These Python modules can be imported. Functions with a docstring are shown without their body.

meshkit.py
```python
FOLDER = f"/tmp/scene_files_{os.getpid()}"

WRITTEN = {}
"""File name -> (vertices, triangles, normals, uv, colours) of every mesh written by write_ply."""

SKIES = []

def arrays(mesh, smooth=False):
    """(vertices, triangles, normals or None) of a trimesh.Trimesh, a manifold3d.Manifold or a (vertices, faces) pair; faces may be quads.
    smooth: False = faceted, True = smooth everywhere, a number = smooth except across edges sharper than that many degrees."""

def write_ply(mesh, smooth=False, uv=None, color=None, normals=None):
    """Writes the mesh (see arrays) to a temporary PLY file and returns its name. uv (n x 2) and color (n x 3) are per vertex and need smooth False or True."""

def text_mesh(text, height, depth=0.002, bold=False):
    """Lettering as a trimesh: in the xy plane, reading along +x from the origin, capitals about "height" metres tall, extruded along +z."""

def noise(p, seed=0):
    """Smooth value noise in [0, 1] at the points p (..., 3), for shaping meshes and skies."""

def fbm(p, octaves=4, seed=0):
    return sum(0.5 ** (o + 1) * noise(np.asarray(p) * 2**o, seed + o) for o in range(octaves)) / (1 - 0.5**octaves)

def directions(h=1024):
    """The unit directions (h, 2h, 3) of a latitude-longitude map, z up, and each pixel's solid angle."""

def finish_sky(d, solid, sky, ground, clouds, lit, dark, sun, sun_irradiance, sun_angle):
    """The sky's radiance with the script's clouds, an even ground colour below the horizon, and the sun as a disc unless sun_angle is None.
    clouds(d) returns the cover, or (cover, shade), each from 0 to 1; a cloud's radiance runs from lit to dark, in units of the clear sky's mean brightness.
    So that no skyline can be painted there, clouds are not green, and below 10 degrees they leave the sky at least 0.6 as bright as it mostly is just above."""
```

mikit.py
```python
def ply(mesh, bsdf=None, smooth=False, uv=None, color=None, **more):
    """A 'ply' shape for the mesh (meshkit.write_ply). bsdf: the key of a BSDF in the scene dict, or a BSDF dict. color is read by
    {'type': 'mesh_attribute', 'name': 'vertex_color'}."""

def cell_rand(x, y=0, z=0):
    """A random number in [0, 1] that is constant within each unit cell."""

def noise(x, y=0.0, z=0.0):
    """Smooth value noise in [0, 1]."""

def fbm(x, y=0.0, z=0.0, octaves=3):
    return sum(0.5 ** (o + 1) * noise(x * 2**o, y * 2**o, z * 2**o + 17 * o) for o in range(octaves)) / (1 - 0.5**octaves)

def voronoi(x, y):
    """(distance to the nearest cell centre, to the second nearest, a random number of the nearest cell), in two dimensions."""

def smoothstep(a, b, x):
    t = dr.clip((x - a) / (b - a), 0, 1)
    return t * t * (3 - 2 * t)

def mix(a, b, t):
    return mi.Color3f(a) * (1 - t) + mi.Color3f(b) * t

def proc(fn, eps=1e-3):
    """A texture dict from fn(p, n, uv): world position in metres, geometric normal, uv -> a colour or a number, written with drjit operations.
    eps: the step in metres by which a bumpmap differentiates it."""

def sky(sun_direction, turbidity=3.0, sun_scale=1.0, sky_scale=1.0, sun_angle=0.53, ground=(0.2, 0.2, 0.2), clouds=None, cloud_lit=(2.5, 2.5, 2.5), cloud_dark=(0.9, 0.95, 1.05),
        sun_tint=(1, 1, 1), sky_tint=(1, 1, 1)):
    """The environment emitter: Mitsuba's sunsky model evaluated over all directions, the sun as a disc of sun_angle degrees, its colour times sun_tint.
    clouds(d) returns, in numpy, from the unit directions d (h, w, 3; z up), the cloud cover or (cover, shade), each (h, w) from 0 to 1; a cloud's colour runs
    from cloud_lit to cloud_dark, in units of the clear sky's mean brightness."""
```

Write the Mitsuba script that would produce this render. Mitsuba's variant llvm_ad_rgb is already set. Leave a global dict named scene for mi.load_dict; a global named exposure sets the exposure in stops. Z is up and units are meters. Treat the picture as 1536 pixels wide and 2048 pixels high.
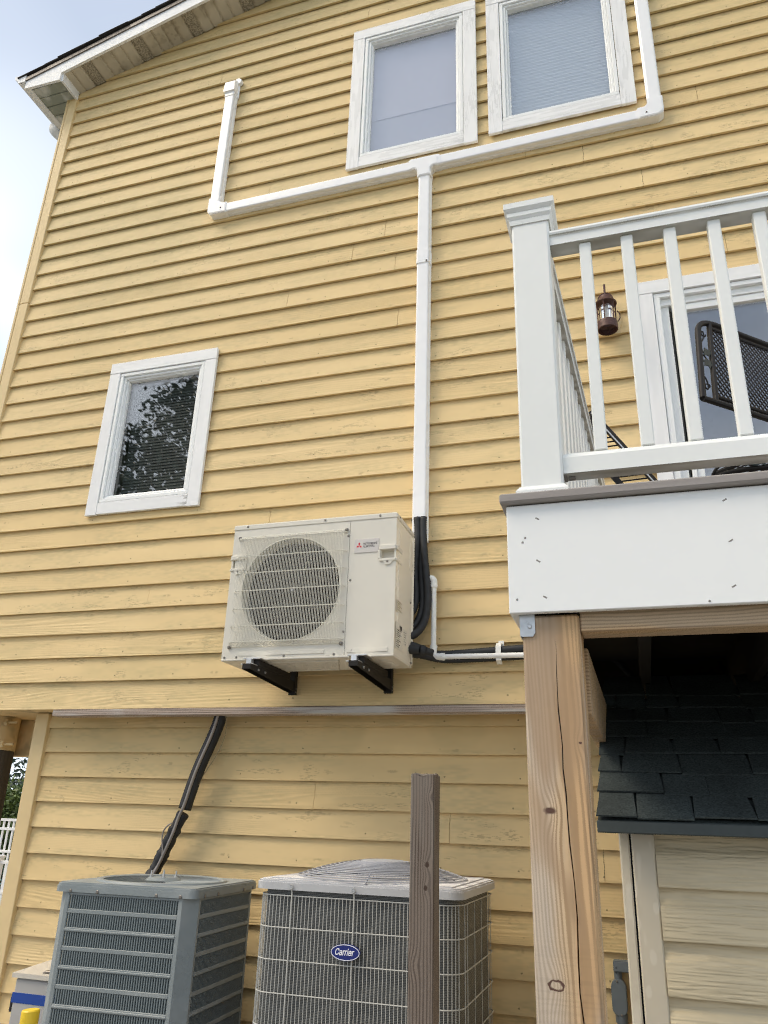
import math, numpy as np, trimesh, manifold3d as m3, drjit as dr, mitsuba as mi, mikit, meshkit
from mikit import proc, noise, fbm, smoothstep, mix, cell_rand, voronoi
from shapely.geometry import Polygon, Point, box as sbox
from shapely import affinity
rng = np.random.default_rng(7)
T = mi.ScalarTransform4f
scene, labels, used = {}, {}, {}

# ------------------------------------------------------------------ camera, sky, exposure
EYE = [0.0, -4.128, 1.514]
FWD, UP = [-0.28946, 0.88333, 0.36869], [0.0835, -0.3610, 0.9288]
scene['camera'] = {'type': 'perspective', 'fov': 52.42, 'fov_axis': 'x', 'near_clip': 0.05, 'far_clip': 2000.0,
                   'to_world': T().look_at(origin=EYE, target=[EYE[i] + FWD[i] for i in range(3)], up=UP)}


def clouds(d):
    q = d / (np.abs(d[..., 2:3]) + 0.35)
    a = meshkit.fbm(q * 1.5 + 3.1, 4, 41)
    b = .7 * meshkit.fbm(q * 1.5 + 3.1, 4, 26) + .3 * meshkit.fbm(q * 5 + 9.0, 3, 11)
    cover = np.clip(0.58 + 2.4 * (a - 0.42), 0.48, 1.0)
    return cover, np.clip(2.2 * (b - 0.33), 0, 0.8)


SUN = [-0.50, -0.37, 0.78]
scene['sky'] = mikit.sky(SUN, turbidity=3.0, sun_scale=0.24, sky_scale=0.54, sun_angle=30.0, clouds=clouds, sun_tint=(0.94, 0.97, 0.99),
                         cloud_lit=(2.9, 3.08, 3.28), cloud_dark=(2.15, 2.4, 2.75), ground=(0.2, 0.19, 0.18))
exposure = 3.03

# ------------------------------------------------------------------ mesh helpers
def new(base):
    """The base name, or the base name with the next three-digit number."""
    n = used.get(base, 0); used[base] = n + 1
    return base if n == 0 else f'{base}_{n:03d}'

def add(base, mesh, mat, smooth=False, label=None, **k):
    key = new(base)
    scene[key] = mikit.ply(mesh, mat, smooth)
    if label or k: labels[key] = {**({'label': label} if label else {}), **k}
    return key

def thing(base, label, cat, group=None):
    key = new(base)
    labels[key] = {'label': label, 'category': cat, **({'group': group} if group else {})}
    return key

def cat(ms): return trimesh.util.concatenate(list(ms))
_S = [(a, b, c) for a in (-1, 1) for b in (-1, 1) for c in (-1, 1)]
def _cv(e, c):
    out = []
    for s in _S:
        for k in range(3):
            out.append([s[i] * (e[i] - (c if i != k else 0)) for i in range(3)])
    return np.array(out)
_CF = None
def cb(x0, x1, y0, y1, z0, z1, c=.002):
    """A box with chamfered edges."""
    global _CF
    if _CF is None:
        v = _cv((1, 1, 1), .25); h = trimesh.convex.convex_hull(v)
        from scipy.spatial import cKDTree
        i = cKDTree(v).query(h.vertices)[1]; _CF = i[h.faces]
    e = ((x1 - x0) / 2, (y1 - y0) / 2, (z1 - z0) / 2)
    c = min(c, .3 * min(e) * 2 * .9)
    return trimesh.Trimesh(_cv(e, c) + [(x0 + x1) / 2, (y0 + y1) / 2, (z0 + z1) / 2], _CF, process=False)

def bx(x0, x1, y0, y1, z0, z1):
    m = trimesh.creation.box((x1 - x0, y1 - y0, z1 - z0)); m.apply_translation([(x0 + x1) / 2, (y0 + y1) / 2, (z0 + z1) / 2]); return m

def hexa(p):
    """A block from 8 corners: four of the lower/first face, four of the other, in the same turn."""
    f = [[0, 3, 2, 1], [4, 5, 6, 7], [0, 1, 5, 4], [1, 2, 6, 5], [2, 3, 7, 6], [3, 0, 4, 7]]
    m = trimesh.Trimesh(np.array(p, float), [t for q in f for t in ((q[0], q[1], q[2]), (q[0], q[2], q[3]))], process=False)
    if m.volume < 0: m.invert()
    return m

def fillet(pts, r, n=6):
    P = [np.array(p, float) for p in pts]; out = [P[0]]
    for a, b, c in zip(P, P[1:], P[2:]):
        u, v = (a - b) / np.linalg.norm(a - b), (c - b) / np.linalg.norm(c - b)
        q = min(r, .49 * np.linalg.norm(a - b), .49 * np.linalg.norm(c - b))
        for t in np.linspace(0, 1, n): out.append((1 - t) ** 2 * (b + u * q) + 2 * t * (1 - t) * b + t * t * (b + v * q))
    return np.array(out + [P[-1]])

def spline(pts, n=8):
    from scipy.interpolate import CubicSpline
    P = np.array(pts, float); t = np.r_[0, np.cumsum(np.linalg.norm(np.diff(P, axis=0), axis=1))]
    return CubicSpline(t, P)(np.linspace(0, t[-1], n * (len(P) - 1) + 1))

def tube(pts, r, n=8, closed=False, prof=None):
    """A tube along the points; r a number or one per point; prof an optional closed outline (k x 2) instead of a circle."""
    P = np.array(pts, float); k = len(P); r = np.broadcast_to(r, k)
    t = np.roll(P, -1, 0) - np.roll(P, 1, 0) if closed else np.gradient(P, axis=0)
    t /= np.linalg.norm(t, axis=1, keepdims=True) + 1e-12
    a = np.cross(t[0], [0, 0, 1.0] if abs(t[0][2]) < .9 else [0, 1.0, 0]); a /= np.linalg.norm(a); N = [a]
    for i in range(1, k):
        a = N[-1] - t[i] * (N[-1] @ t[i]); N.append(a / np.linalg.norm(a))
    N = np.array(N); B = np.cross(t, N)
    if prof is None:
        g = np.arange(n) * 2 * np.pi / n; c = np.stack([np.cos(g), np.sin(g)], 1)
    else: c = np.asarray(prof, float); n = len(c)
    V = (P[:, None] + r[:, None, None] * (c[None, :, :1] * N[:, None] + c[None, :, 1:] * B[:, None])).reshape(-1, 3)
    i, j = np.meshgrid(np.arange(k if closed else k - 1), np.arange(n), indexing='ij'); i2, j2 = (i + 1) % k, (j + 1) % n
    q = np.stack([i * n + j, i * n + j2, i2 * n + j2, i2 * n + j], -1).reshape(-1, 4)
    F = np.vstack([q[:, [0, 1, 2]], q[:, [0, 2, 3]]])
    if not closed:
        V = np.vstack([V, P[0], P[-1]]); j = np.arange(n); j2 = (j + 1) % n
        F = np.vstack([F, np.stack([j2, j, 0 * j + k * n], 1), np.stack([(k - 1) * n + j, (k - 1) * n + j2, 0 * j + k * n + 1], 1)])
    m = trimesh.Trimesh(V, F, process=False)
    return m

def lathe(prof, n=32, at=(0, 0, 0), axis='z'):
    """Turns (radius, height) pairs about an axis."""
    p = np.array(prof, float); g = np.arange(n) * 2 * np.pi / n
    V = np.stack([p[:, None, 0] * np.cos(g), p[:, None, 0] * np.sin(g), np.repeat(p[:, 1:], n, 1)], -1).reshape(-1, 3)
    i, j = np.meshgrid(np.arange(len(p) - 1), np.arange(n), indexing='ij'); j2 = (j + 1) % n
    q = np.stack([i * n + j, i * n + j2, (i + 1) * n + j2, (i + 1) * n + j], -1).reshape(-1, 4)
    m = trimesh.Trimesh(V, np.vstack([q[:, [0, 1, 2]], q[:, [0, 2, 3]]]), process=False)
    if axis == 'y': m.vertices = m.vertices[:, [0, 2, 1]] * [1, -1, 1]      # height runs towards -y (out of the wall)
    if axis == 'x': m.vertices = m.vertices[:, [2, 0, 1]]
    m.apply_translation(at); return m

def prism(poly, a, b, plane='xz'):
    """Extrudes an outline (shapely polygon or points) from a to b along the axis left over."""
    poly = poly if hasattr(poly, 'exterior') else Polygon(poly)
    m = trimesh.creation.extrude_polygon(poly, b - a, engine='earcut'); v = m.vertices.copy()
    if plane == 'xz': m.vertices = np.stack([v[:, 0], v[:, 2] + a, v[:, 1]], 1); m.invert()
    elif plane == 'yz': m.vertices = np.stack([v[:, 2] + a, v[:, 0], v[:, 1]], 1)
    else: m.vertices = v + [0, 0, a]
    return m

def rot(m, ang, axis=(0, 0, 1), about=(0, 0, 0)):
    m = m.copy(); m.apply_transform(trimesh.transformations.rotation_matrix(ang, axis, about)); return m

def mv(m, d): m = m.copy(); m.apply_translation(d); return m
def screw(x, y, z, r=.006): return lathe([(0, .004), (r * .7, .004), (r, .002), (r, -.002)], 10, (x, y, z), 'y')
def tomani(m): return m3.Manifold(m3.Mesh(np.asarray(m.vertices, np.float32), np.asarray(m.faces, np.uint32)))
def frman(m):
    g = m.to_mesh(); return trimesh.Trimesh(g.vert_properties[:, :3], g.tri_verts, process=False)

# ------------------------------------------------------------------ materials
def P(color, rough=.5, bump=None, **k):
    c = color if isinstance(color, dict) else {'type': 'rgb', 'value': list(color)}
    b = {'type': 'principled', 'base_color': c, 'roughness': rough, **k}
    if bump: b = {'type': 'bumpmap', 'tex': proc(bump[0], bump[1]), 'scale': bump[2], 'bsdf': b}
    return {'type': 'twosided', 'bsdf': b}

E, Z0, ZL, EL = .1524, 2.12, 2.0105, .1479          # siding courses: upper wall, lower wall
def _rows(p):
    low = p.y > .1
    t = dr.select(low, (p.z - ZL) / EL + 40.0, (p.z - Z0) / E)
    r = dr.floor(t); return r, t - r

def _grain(p):
    r, v = _rows(p)
    o = cell_rand(r, 3) * 60
    w = fbm(p.x * .8 + o, v * 1.6 + o, 0.0, 2)
    s = dr.sin(6.2832 * (v * 9 + 7.5 * w))
    m = smoothstep(.47, .68, noise(p.x * .9 + o * 2, r * 1.7))
    return s, m, r, v, o

def siding_col(p, n, uv):
    s, m, r, v, o = _grain(p)
    base = mix((.672, .498, .246), (.712, .542, .286), cell_rand(r, 9))
    base = base * (.94 + .07 * noise(p.x * 3 + o, v * 2) + .07 * fbm(p.x * .7 + o * 3, v * 1.5, 0.0, 2))
    base = base * (1 - m * .075 * smoothstep(.1, 1.0, s))
    # short weathered grain marks and knots of each board
    k = smoothstep(.62, .8, noise(p.x * 9 + o, v * 5 + r * 3.3)) * smoothstep(.5, .75, noise(p.x * 55 + o, v * 40)) * smoothstep(.45, .7, noise(p.x * 1.3 - o, r * .7))
    base = mix(base, (.37, .285, .15), .55 * k)
    d1, d2, wc = voronoi(p.x * 1.9 + o, v * 1.0 + r * 7.0)
    kn = smoothstep(.075, .03, d1) * dr.select(wc > .42, 1.0, 0.0)
    base = mix(base, (.36, .27, .14), .5 * kn * smoothstep(.3, .6, noise(p.x * 60, p.z * 60)))
    # mildew: olive, in patches under the gable and along the foot of the wall
    st = smoothstep(.45, .75, fbm(p.x * 1.1 + 4, p.z * 1.5, 0.0, 3)) * smoothstep(5.2, 7.4, p.z - .35 * p.x) + .55 * smoothstep(.5, .72, noise(p.x * 3.1, p.z * 6 + 9)) * smoothstep(.5, .15, dr.abs(p.z - 2.2))
    base = mix(base, (.40, .34, .165), .55 * dr.clip(st, 0, 1) * (.45 + .55 * noise(p.x * 16 + o, v * 7)))
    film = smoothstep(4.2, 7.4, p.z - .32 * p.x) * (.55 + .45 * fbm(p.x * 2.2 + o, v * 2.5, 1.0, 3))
    base = mix(base, (.52, .415, .23), .34 * film)  # duller and darker towards the gable, uneven along each board
    ws = smoothstep(.46, .66, fbm(p.x * 2.3 + o * 1.7, v * 2.2 + r * .37, 4.0, 3)) * noise(p.x * 30 + o, v * 16)
    base = mix(base, (.47, .385, .20), .5 * ws)
    # nail heads and rust
    nx = (p.x + .05 * cell_rand(r, 5)) / .406; fx = (nx - dr.floor(nx) - .5) * .406 + .012 * (cell_rand(dr.floor(nx), r) - .5)
    fz = (v - .17 - .05 * cell_rand(dr.floor(nx), r, 2)) * E
    nd = dr.sqrt(fx * fx + fz * fz)
    base = mix(base, (.17, .12, .07), .75 * smoothstep(.0058, .0030, nd) * dr.select(cell_rand(dr.floor(nx), r, 4) > .35, 1.0, .25))
    return base

def siding_bump(p, n, uv):
    s, m, r, v, o = _grain(p)
    return .0009 * m * s + .0007 * noise(p.x * 14 + o, v * 24) + .0025 * noise(p.x * 1.3 + o, r)

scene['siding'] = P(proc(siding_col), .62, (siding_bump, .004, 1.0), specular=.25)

def _trim(al, ac, old):
    g = noise(al * 5, ac * 55, 1.0)
    f = smoothstep(.50, .66, fbm(al * 3.0, ac * 9, 3.0, 3)) * smoothstep(.42, .62, noise(al * 22, ac * 240, 7.0)) * old
    k = smoothstep(.60, .72, noise(al * 7, ac * 80, 2.0)) * smoothstep(.45, .6, noise(al * 1.1, ac * 7, 5.0)) * old
    c = mix((.80, .80, .795), (.75, .75, .745), g)
    return mix(c, (.42, .42, .41), dr.clip(.30 * f + .20 * k, 0, 1))
def trim_v(p, n, uv): return _trim(p.z, p.x, smoothstep(4.9, 6.0, p.z))
def trim_h(p, n, uv): return _trim(p.x, p.z, smoothstep(4.9, 6.0, p.z))
scene['white_wood'] = P(proc(trim_v), .55, (lambda p, n, uv: .0009 * noise(p.x * 90, p.y * 30, p.z * 8), .003, 1.0))
scene['white_wood_level'] = P(proc(trim_h), .55, (lambda p, n, uv: .0009 * noise(p.x * 8, p.y * 30, p.z * 90), .003, 1.0))
def rot_col(p, n, uv):
    b = trim_h(p, n, uv)
    f = smoothstep(.45, .62, fbm(p.x * 22, p.z * 60, 1.0, 3)) * smoothstep(-2.82, -2.68, p.x)
    return mix(b, (.16, .15, .13), .75 * f)
scene['rotten_wood'] = P(proc(rot_col), .7)
scene['vinyl'] = P((.80, .81, .80), .45, specular=.3)
scene['duct_plastic'] = P((.83, .83, .835), .28, specular=.5)
def pvc_dirt_shade(p, n, uv):
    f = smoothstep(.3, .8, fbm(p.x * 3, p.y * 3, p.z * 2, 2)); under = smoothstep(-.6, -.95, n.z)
    return mix(mix((.755, .77, .755), (.725, .74, .72), f), (.30, .29, .24), under * (.35 + .65 * noise(p.x * 12, p.y * 40, 2.0)))  # faint dirt overall; undersides have shade mixed into the colour
scene['rail_vinyl'] = P(proc(pvc_dirt_shade), .42)
scene['aluminium_white'] = P((.79, .80, .81), .55, specular=.2)
def soffit_col(p, n, uv):
    g = smoothstep(.38, .68, fbm(p.x * 4.5, p.y * 4.5 + 2, p.z * 3, 3)); h = smoothstep(.45, .8, noise(p.x * 40, p.y * 40, 1.0))
    return mix((.52, .475, .39), (.30, .26, .19), dr.clip(.55 * g + .35 * h * g, 0, 1))
scene['soffit_vinyl'] = P(proc(soffit_col), .55)
def eave_col(p, n, uv):
    g = smoothstep(.3, .62, fbm(p.x * 9, p.y * 6 + 2, 5.0, 3))
    return mix((.52, .53, .50), (.22, .24, .18), .85 * g)
scene['soffit_vent'] = P(proc(lambda p, n, uv: mix((.42, .375, .295), (.10, .085, .06), .75 * smoothstep(.25, .72, noise(p.x * 190, p.y * 150, p.z * 190)))), .7)
scene['eave_vinyl'] = P(proc(eave_col), .55)
def shingle_col(p, n, uv):
    g = noise(p.x * 260, p.y * 260, p.z * 260); h = noise(p.x * 9, p.y * 9, p.z * 9)
    return mix((.018, .025, .025), (.058, .074, .074), g) * (.7 + .6 * h)
scene['shingle'] = P(proc(shingle_col), .85, (lambda p, n, uv: .0016 * noise(p.x * 240, p.y * 240, p.z * 240), .0015, 1.0))
scene['slate_band'] = P((.042, .054, .055), .6)
scene['shingle_edge'] = P((.03, .028, .027), .85)
scene['drip_metal'] = P((.13, .105, .085), .5)
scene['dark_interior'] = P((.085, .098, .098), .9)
scene['shade_fabric'] = P((.46, .46, .52), .9)
scene['shade_fabric_low'] = P((.40, .41, .47), .9)
scene['pleated_fabric'] = P((.40, .45, .48), .9)
scene['blind_slat'] = P((.062, .076, .073), .7)
scene['room_wall'] = P((.26, .27, .26), .9)
scene['pane'] = {'type': 'thindielectric', 'int_ior': 1.85, 'ext_ior': 1.0}
scene['glass'] = {'type': 'dielectric', 'int_ior': 1.5, 'ext_ior': 1.0}

def ptw_col(p, n, uv):
    """Pressure-treated pine: rings about an off-centre pith, grey weathering, brown water stains."""
    front = dr.abs(n.y) > .5
    a, z = dr.select(front, p.x, p.y), p.z
    pz = -.165 + .02 * dr.sin(z * 2.1)
    q = dr.select(front, p.x - pz, .05 + (p.y + 2.06))
    r = dr.sqrt(q * q + .0016 + .0028 * (noise(z * 1.7, 2.0) - .3)) * 1.0 + .006 * noise(a * 30, z * 2.2) + .002 * noise(a * 90, z * 9)
    for kx, kz, s in ((-.213, 1.549, .02), (-.217, 1.198, .022), (-.137, 1.701, .012)):
        d2 = (p.x - kx) ** 2 / (s * s) + (z - kz) ** 2 / (s * s * 5.0)
        r = r + s * .55 * dr.exp(-d2)
    ring = .5 + .5 * dr.sin(r * 980)
    c = mix(mix((.56, .415, .26), (.56, .365, .19), smoothstep(-.20, -.15, p.x)), (.30, .185, .095), smoothstep(.25, .95, ring) * (.35 + .55 * noise(a * 24, z * 2)))
    g = smoothstep(.4, .75, fbm(a * 12 + 3, z * 2.3, 0.0, 3) + .25 * smoothstep(-.15, -.25, p.x))
    c = mix(c, mix((.48, .415, .345), (.34, .285, .225), .7 * ring), .75 * g)
    c = c * (.80 + .36 * fbm(a * 26, z * 1.9 + 3, 0.0, 3)) * (1 - .10 * smoothstep(.5, .8, noise(a * 5, z * 210)) * smoothstep(.45, .6, noise(a * 9 + 5, z * 1.7)))
    c = mix(c, (.34, .22, .125), .7 * smoothstep(.50, .68, fbm(a * 9 + z * 1.5, z * 2.6 + 8, 0.0, 3)))
    for kx, kz, s in ((-.213, 1.549, .010), (-.217, 1.198, .0122), (-.137, 1.701, .003)):
        d = dr.sqrt(((p.x - kx) / 1.7) ** 2 + (p.z - kz) ** 2) + .0034 * (noise(p.x * 170, p.z * 170) - .5); c = mix(c, (.09, .045, .03), dr.select(front, 1.0, 0.0) * smoothstep(s, s * .85, d) * smoothstep(s * .5, s * .75, d) if s > .012 else dr.select(front, 1.0, 0.0) * smoothstep(s, s * .5, d))
    return c
scene['treated_post'] = P(proc(ptw_col), .75, (lambda p, n, uv: .0011 * noise((p.x + p.y) * 150, p.z * 6), .002, 1.0))
def beam_col(p, n, uv):
    v = dr.select(dr.abs(n.y) > .5, p.z, p.y)
    r = v + .012 * fbm(p.x * 2.2, v * 10, 0.0, 2) + .004 * noise(p.x * 9, v * 40)
    ring = .5 + .5 * dr.sin(r * 700)
    c = mix((.50, .35, .20), (.27, .165, .085), smoothstep(.35, .95, ring) * .85)
    return mix(c, (.34, .29, .23), .4 * smoothstep(.45, .7, fbm(p.x * 4, v * 20, 0.0, 2)))
scene['treated_beam'] = P(proc(beam_col), .75)
scene['joist_wood'] = P((.024, .020, .015), .95)
def grey_col(p, n, uv):
    along = dr.select(p.z > 2.0, p.x, p.z); ac = dr.select(p.z > 2.0, p.z + p.y * .7, p.x + p.y * .7)
    r = ac + .011 * fbm(along * 2.2, ac * 16, 0.0, 3)
    for kx, kz, s in ((-.756, 1.377, .016), (-.761, 1.302, .014), (-.801, 1.064, .02), (-.748, 1.601, .012)):
        r = r + .012 * dr.exp(-((p.x - kx) ** 2 + .25 * (p.z - kz) ** 2) / (s * s))
    ring = .5 + .5 * dr.sin(r * 560)
    c = mix((.185, .150, .125), (.075, .056, .045), smoothstep(.3, .95, ring) * (.5 + .5 * noise(along * 5, ac * 30)))
    c = dr.select(p.z > 2.0, c * 2.1, c)
    c = mix(c, dr.select(p.z > 2.0, mi.Color3f(.46, .45, .43), mi.Color3f(.24, .225, .205)), .7 * smoothstep(.4, .7, fbm(along * 3 + 5, ac * 26, 0.0, 3)) * dr.select(p.z > 2.0, 1.3, .45))
    for kx, kz, s in ((-.756, 1.377, .009), (-.761, 1.302, .008)):
        d = dr.sqrt((p.x - kx) ** 2 + .5 * (p.z - kz) ** 2); c = mix(c, (.055, .035, .025), smoothstep(s, s * .55, d))
    return c
scene['weathered_wood'] = P(proc(grey_col), .85, (lambda p, n, uv: .0018 * noise(dr.select(p.z > 2.0, p.z, p.x + p.y) * 170, dr.select(p.z > 2.0, p.x, p.z) * 7), .002, 1.0))
scene['pile_wood'] = P(proc(lambda p, n, uv: mix((.085, .07, .05), (.035, .028, .02), noise((p.x + p.y) * 60, p.z * 2))), .85)
scene['corner_paint'] = P(proc(lambda p, n, uv: mix((.70, .535, .285), (.66, .50, .26), noise(p.x * 9, p.y * 9, p.z * 2))), .6)
scene['paint_beige'] = P(proc(lambda p, n, uv: mix((.66, .50, .265), (.42, .33, .18), smoothstep(.5, .75, fbm(p.x * 9, p.y * 9, p.z * 9, 3)))), .6)
def cabinet_col(p, n, uv): return mix((.655, .625, .545), (.63, .60, .525), fbm(p.x * 8, p.y * 8, p.z * 8, 2))
scene['cabinet_paint'] = P(proc(cabinet_col), .36)
scene['cabinet_side'] = P((.74, .69, .58), .25, specular=.6, clearcoat=1.0, clearcoat_gloss=.97)
scene['grille_paint'] = P((.70, .675, .58), .4)
scene['fan_dark'] = P((.028, .024, .020), .9, specular=.1)
scene['coil_dark'] = P(proc(lambda p, n, uv: mix((.045, .048, .048), (.17, .175, .17), smoothstep(.3, .9, .5 + .5 * dr.sin(p.z * 1150)) * (.6 + .6 * noise(p.x * 30, p.y * 30, p.z * 30)))), .5, metallic=.0)
scene['badge_plate'] = P((.56, .53, .50), .3)
scene['print_red'] = P((.62, .02, .035), .4)
scene['print_dark'] = P((.04, .035, .035), .5)
scene['print_brown'] = P((.34, .27, .16), .5)
scene['sticker'] = P((.66, .63, .55), .35)
scene['screw_steel'] = P((.22, .20, .18), .4, metallic=.6)
scene['black_steel'] = P((.017, .015, .014), .5, specular=.22)
def galv_col(p, n, uv):
    return mix((.40, .42, .44), (.56, .58, .60), noise(p.x * 60, p.y * 60, p.z * 60))
scene['galvanised'] = P(proc(galv_col), .42, metallic=.7)
scene['bright_steel'] = P((.62, .62, .62), .3, metallic=.8)
scene['foam_rubber'] = P(proc(lambda p, n, uv: mix((.010, .011, .013), (.022, .024, .027), noise(p.x * 40, p.y * 40, p.z * 40))), .6)
scene['pvc_white'] = P((.80, .80, .77), .3)
scene['copper_grey'] = P((.30, .27, .25), .4, metallic=.6)
def greypaint(p, n, uv):
    d = smoothstep(.42, .72, fbm(p.x * 7, p.y * 7, p.z * 7, 3)); up = smoothstep(.6, .9, n.z)
    c = mix((.215, .245, .252), (.255, .283, .288), d)
    return mix(c, (.31, .325, .32), dr.clip(.15 * up + .35 * up * noise(p.x * 30, p.y * 30) + .12 * d, 0, 1))
scene['grey_paint'] = P(proc(greypaint), .45)
scene['grey_louver'] = P((.17, .205, .215), .5)
scene['unit_dark'] = P((.012, .015, .018), .7)
def dusty(p, n, uv):
    up = smoothstep(.6, .9, n.z); d = smoothstep(.35, .65, fbm(p.x * 11, p.y * 11, 0.0, 3))
    return mix((.44, .445, .455), mix((.46, .45, .46), (.68, .67, .67), d), up)
scene['dusty_metal'] = P(proc(dusty), .42)
scene['guard_wire'] = P((.48, .48, .45), .45)
scene['dome_wire'] = P((.36, .37, .40), .45)
scene['badge_blue'] = P((.012, .022, .17), .3)
scene['print_white'] = P((.82, .83, .88), .4)
scene['shed_vinyl'] = P(proc(lambda p, n, uv: mix((.60, .515, .345), (.56, .475, .315), fbm(p.x * 6, p.z * 6, 0.0, 2)) * (1 - .09 * smoothstep(.35, .75, noise(p.x * 14 + 3 * noise(p.x * 5, p.z * 40), p.z * 290)))), .5,
                        (lambda p, n, uv: 0.0014 * smoothstep(.3, .7, noise(p.x * 14 + 3 * noise(p.x * 5, p.z * 40), p.z * 290)), .0012, 1.0))
scene['shed_trim'] = P(proc(lambda p, n, uv: mix((.52, .465, .36), (.60, .55, .45), .6 * smoothstep(.6, .8, noise(p.x * 60, p.z * 25)))), .5)
scene['deck_board'] = P(proc(lambda p, n, uv: mix((.25, .225, .21), (.30, .275, .26), noise(p.x * 6, p.y * 60, p.z * 90))), .6)
scene['conduit_grey'] = P((.12, .145, .165), .4)
scene['box_grey'] = P((.40, .39, .375), .45)
scene['box_lid'] = P((.56, .52, .45), .45)
scene['stripe_blue'] = P((.012, .055, .29), .4)
scene['yellow_plastic'] = P((.78, .54, .03), .35)
scene['rust_bronze'] = P(proc(lambda p, n, uv: mix((.05, .022, .018), (.11, .05, .04), noise(p.x * 120, p.y * 120, p.z * 120))), .5, metallic=.2)
scene['leaf_metal'] = P((.008, .018, .012), .4)
scene['fence_vinyl'] = P((.78, .78, .78), .4)
scene['concrete'] = P(proc(lambda p, n, uv: mix((.32, .31, .29), (.40, .39, .37), fbm(p.x * 3, p.y * 3, 0.0, 3))), .9)
scene['ground_gravel'] = P(proc(lambda p, n, uv: mix(mix((.20, .19, .17), (.30, .285, .26), noise(p.x * 60, p.y * 60)), (.10, .13, .05), smoothstep(.5, .62, fbm(p.x * .12, p.y * .12, 0.0, 3)) * smoothstep(9.0, 14.0, dr.sqrt(p.x * p.x + p.y * p.y)))), .95)
scene['water_film'] = P((.25, .45, .50), .08)
scene['leaf_a'] = P((.045, .075, .018), .55)
scene['leaf_b'] = P((.085, .125, .022), .55)
scene['leaf_c'] = P((.028, .045, .024), .55)
scene['bark'] = P((.10, .08, .06), .9)

# ------------------------------------------------------------------ ground
g = trimesh.creation.box((1200, 1200, .2)); g.apply_translation([0, 0, -.1])
add('ground', g, 'ground_gravel', label='pale gravel yard around the house, grass further out', kind='structure')

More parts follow.
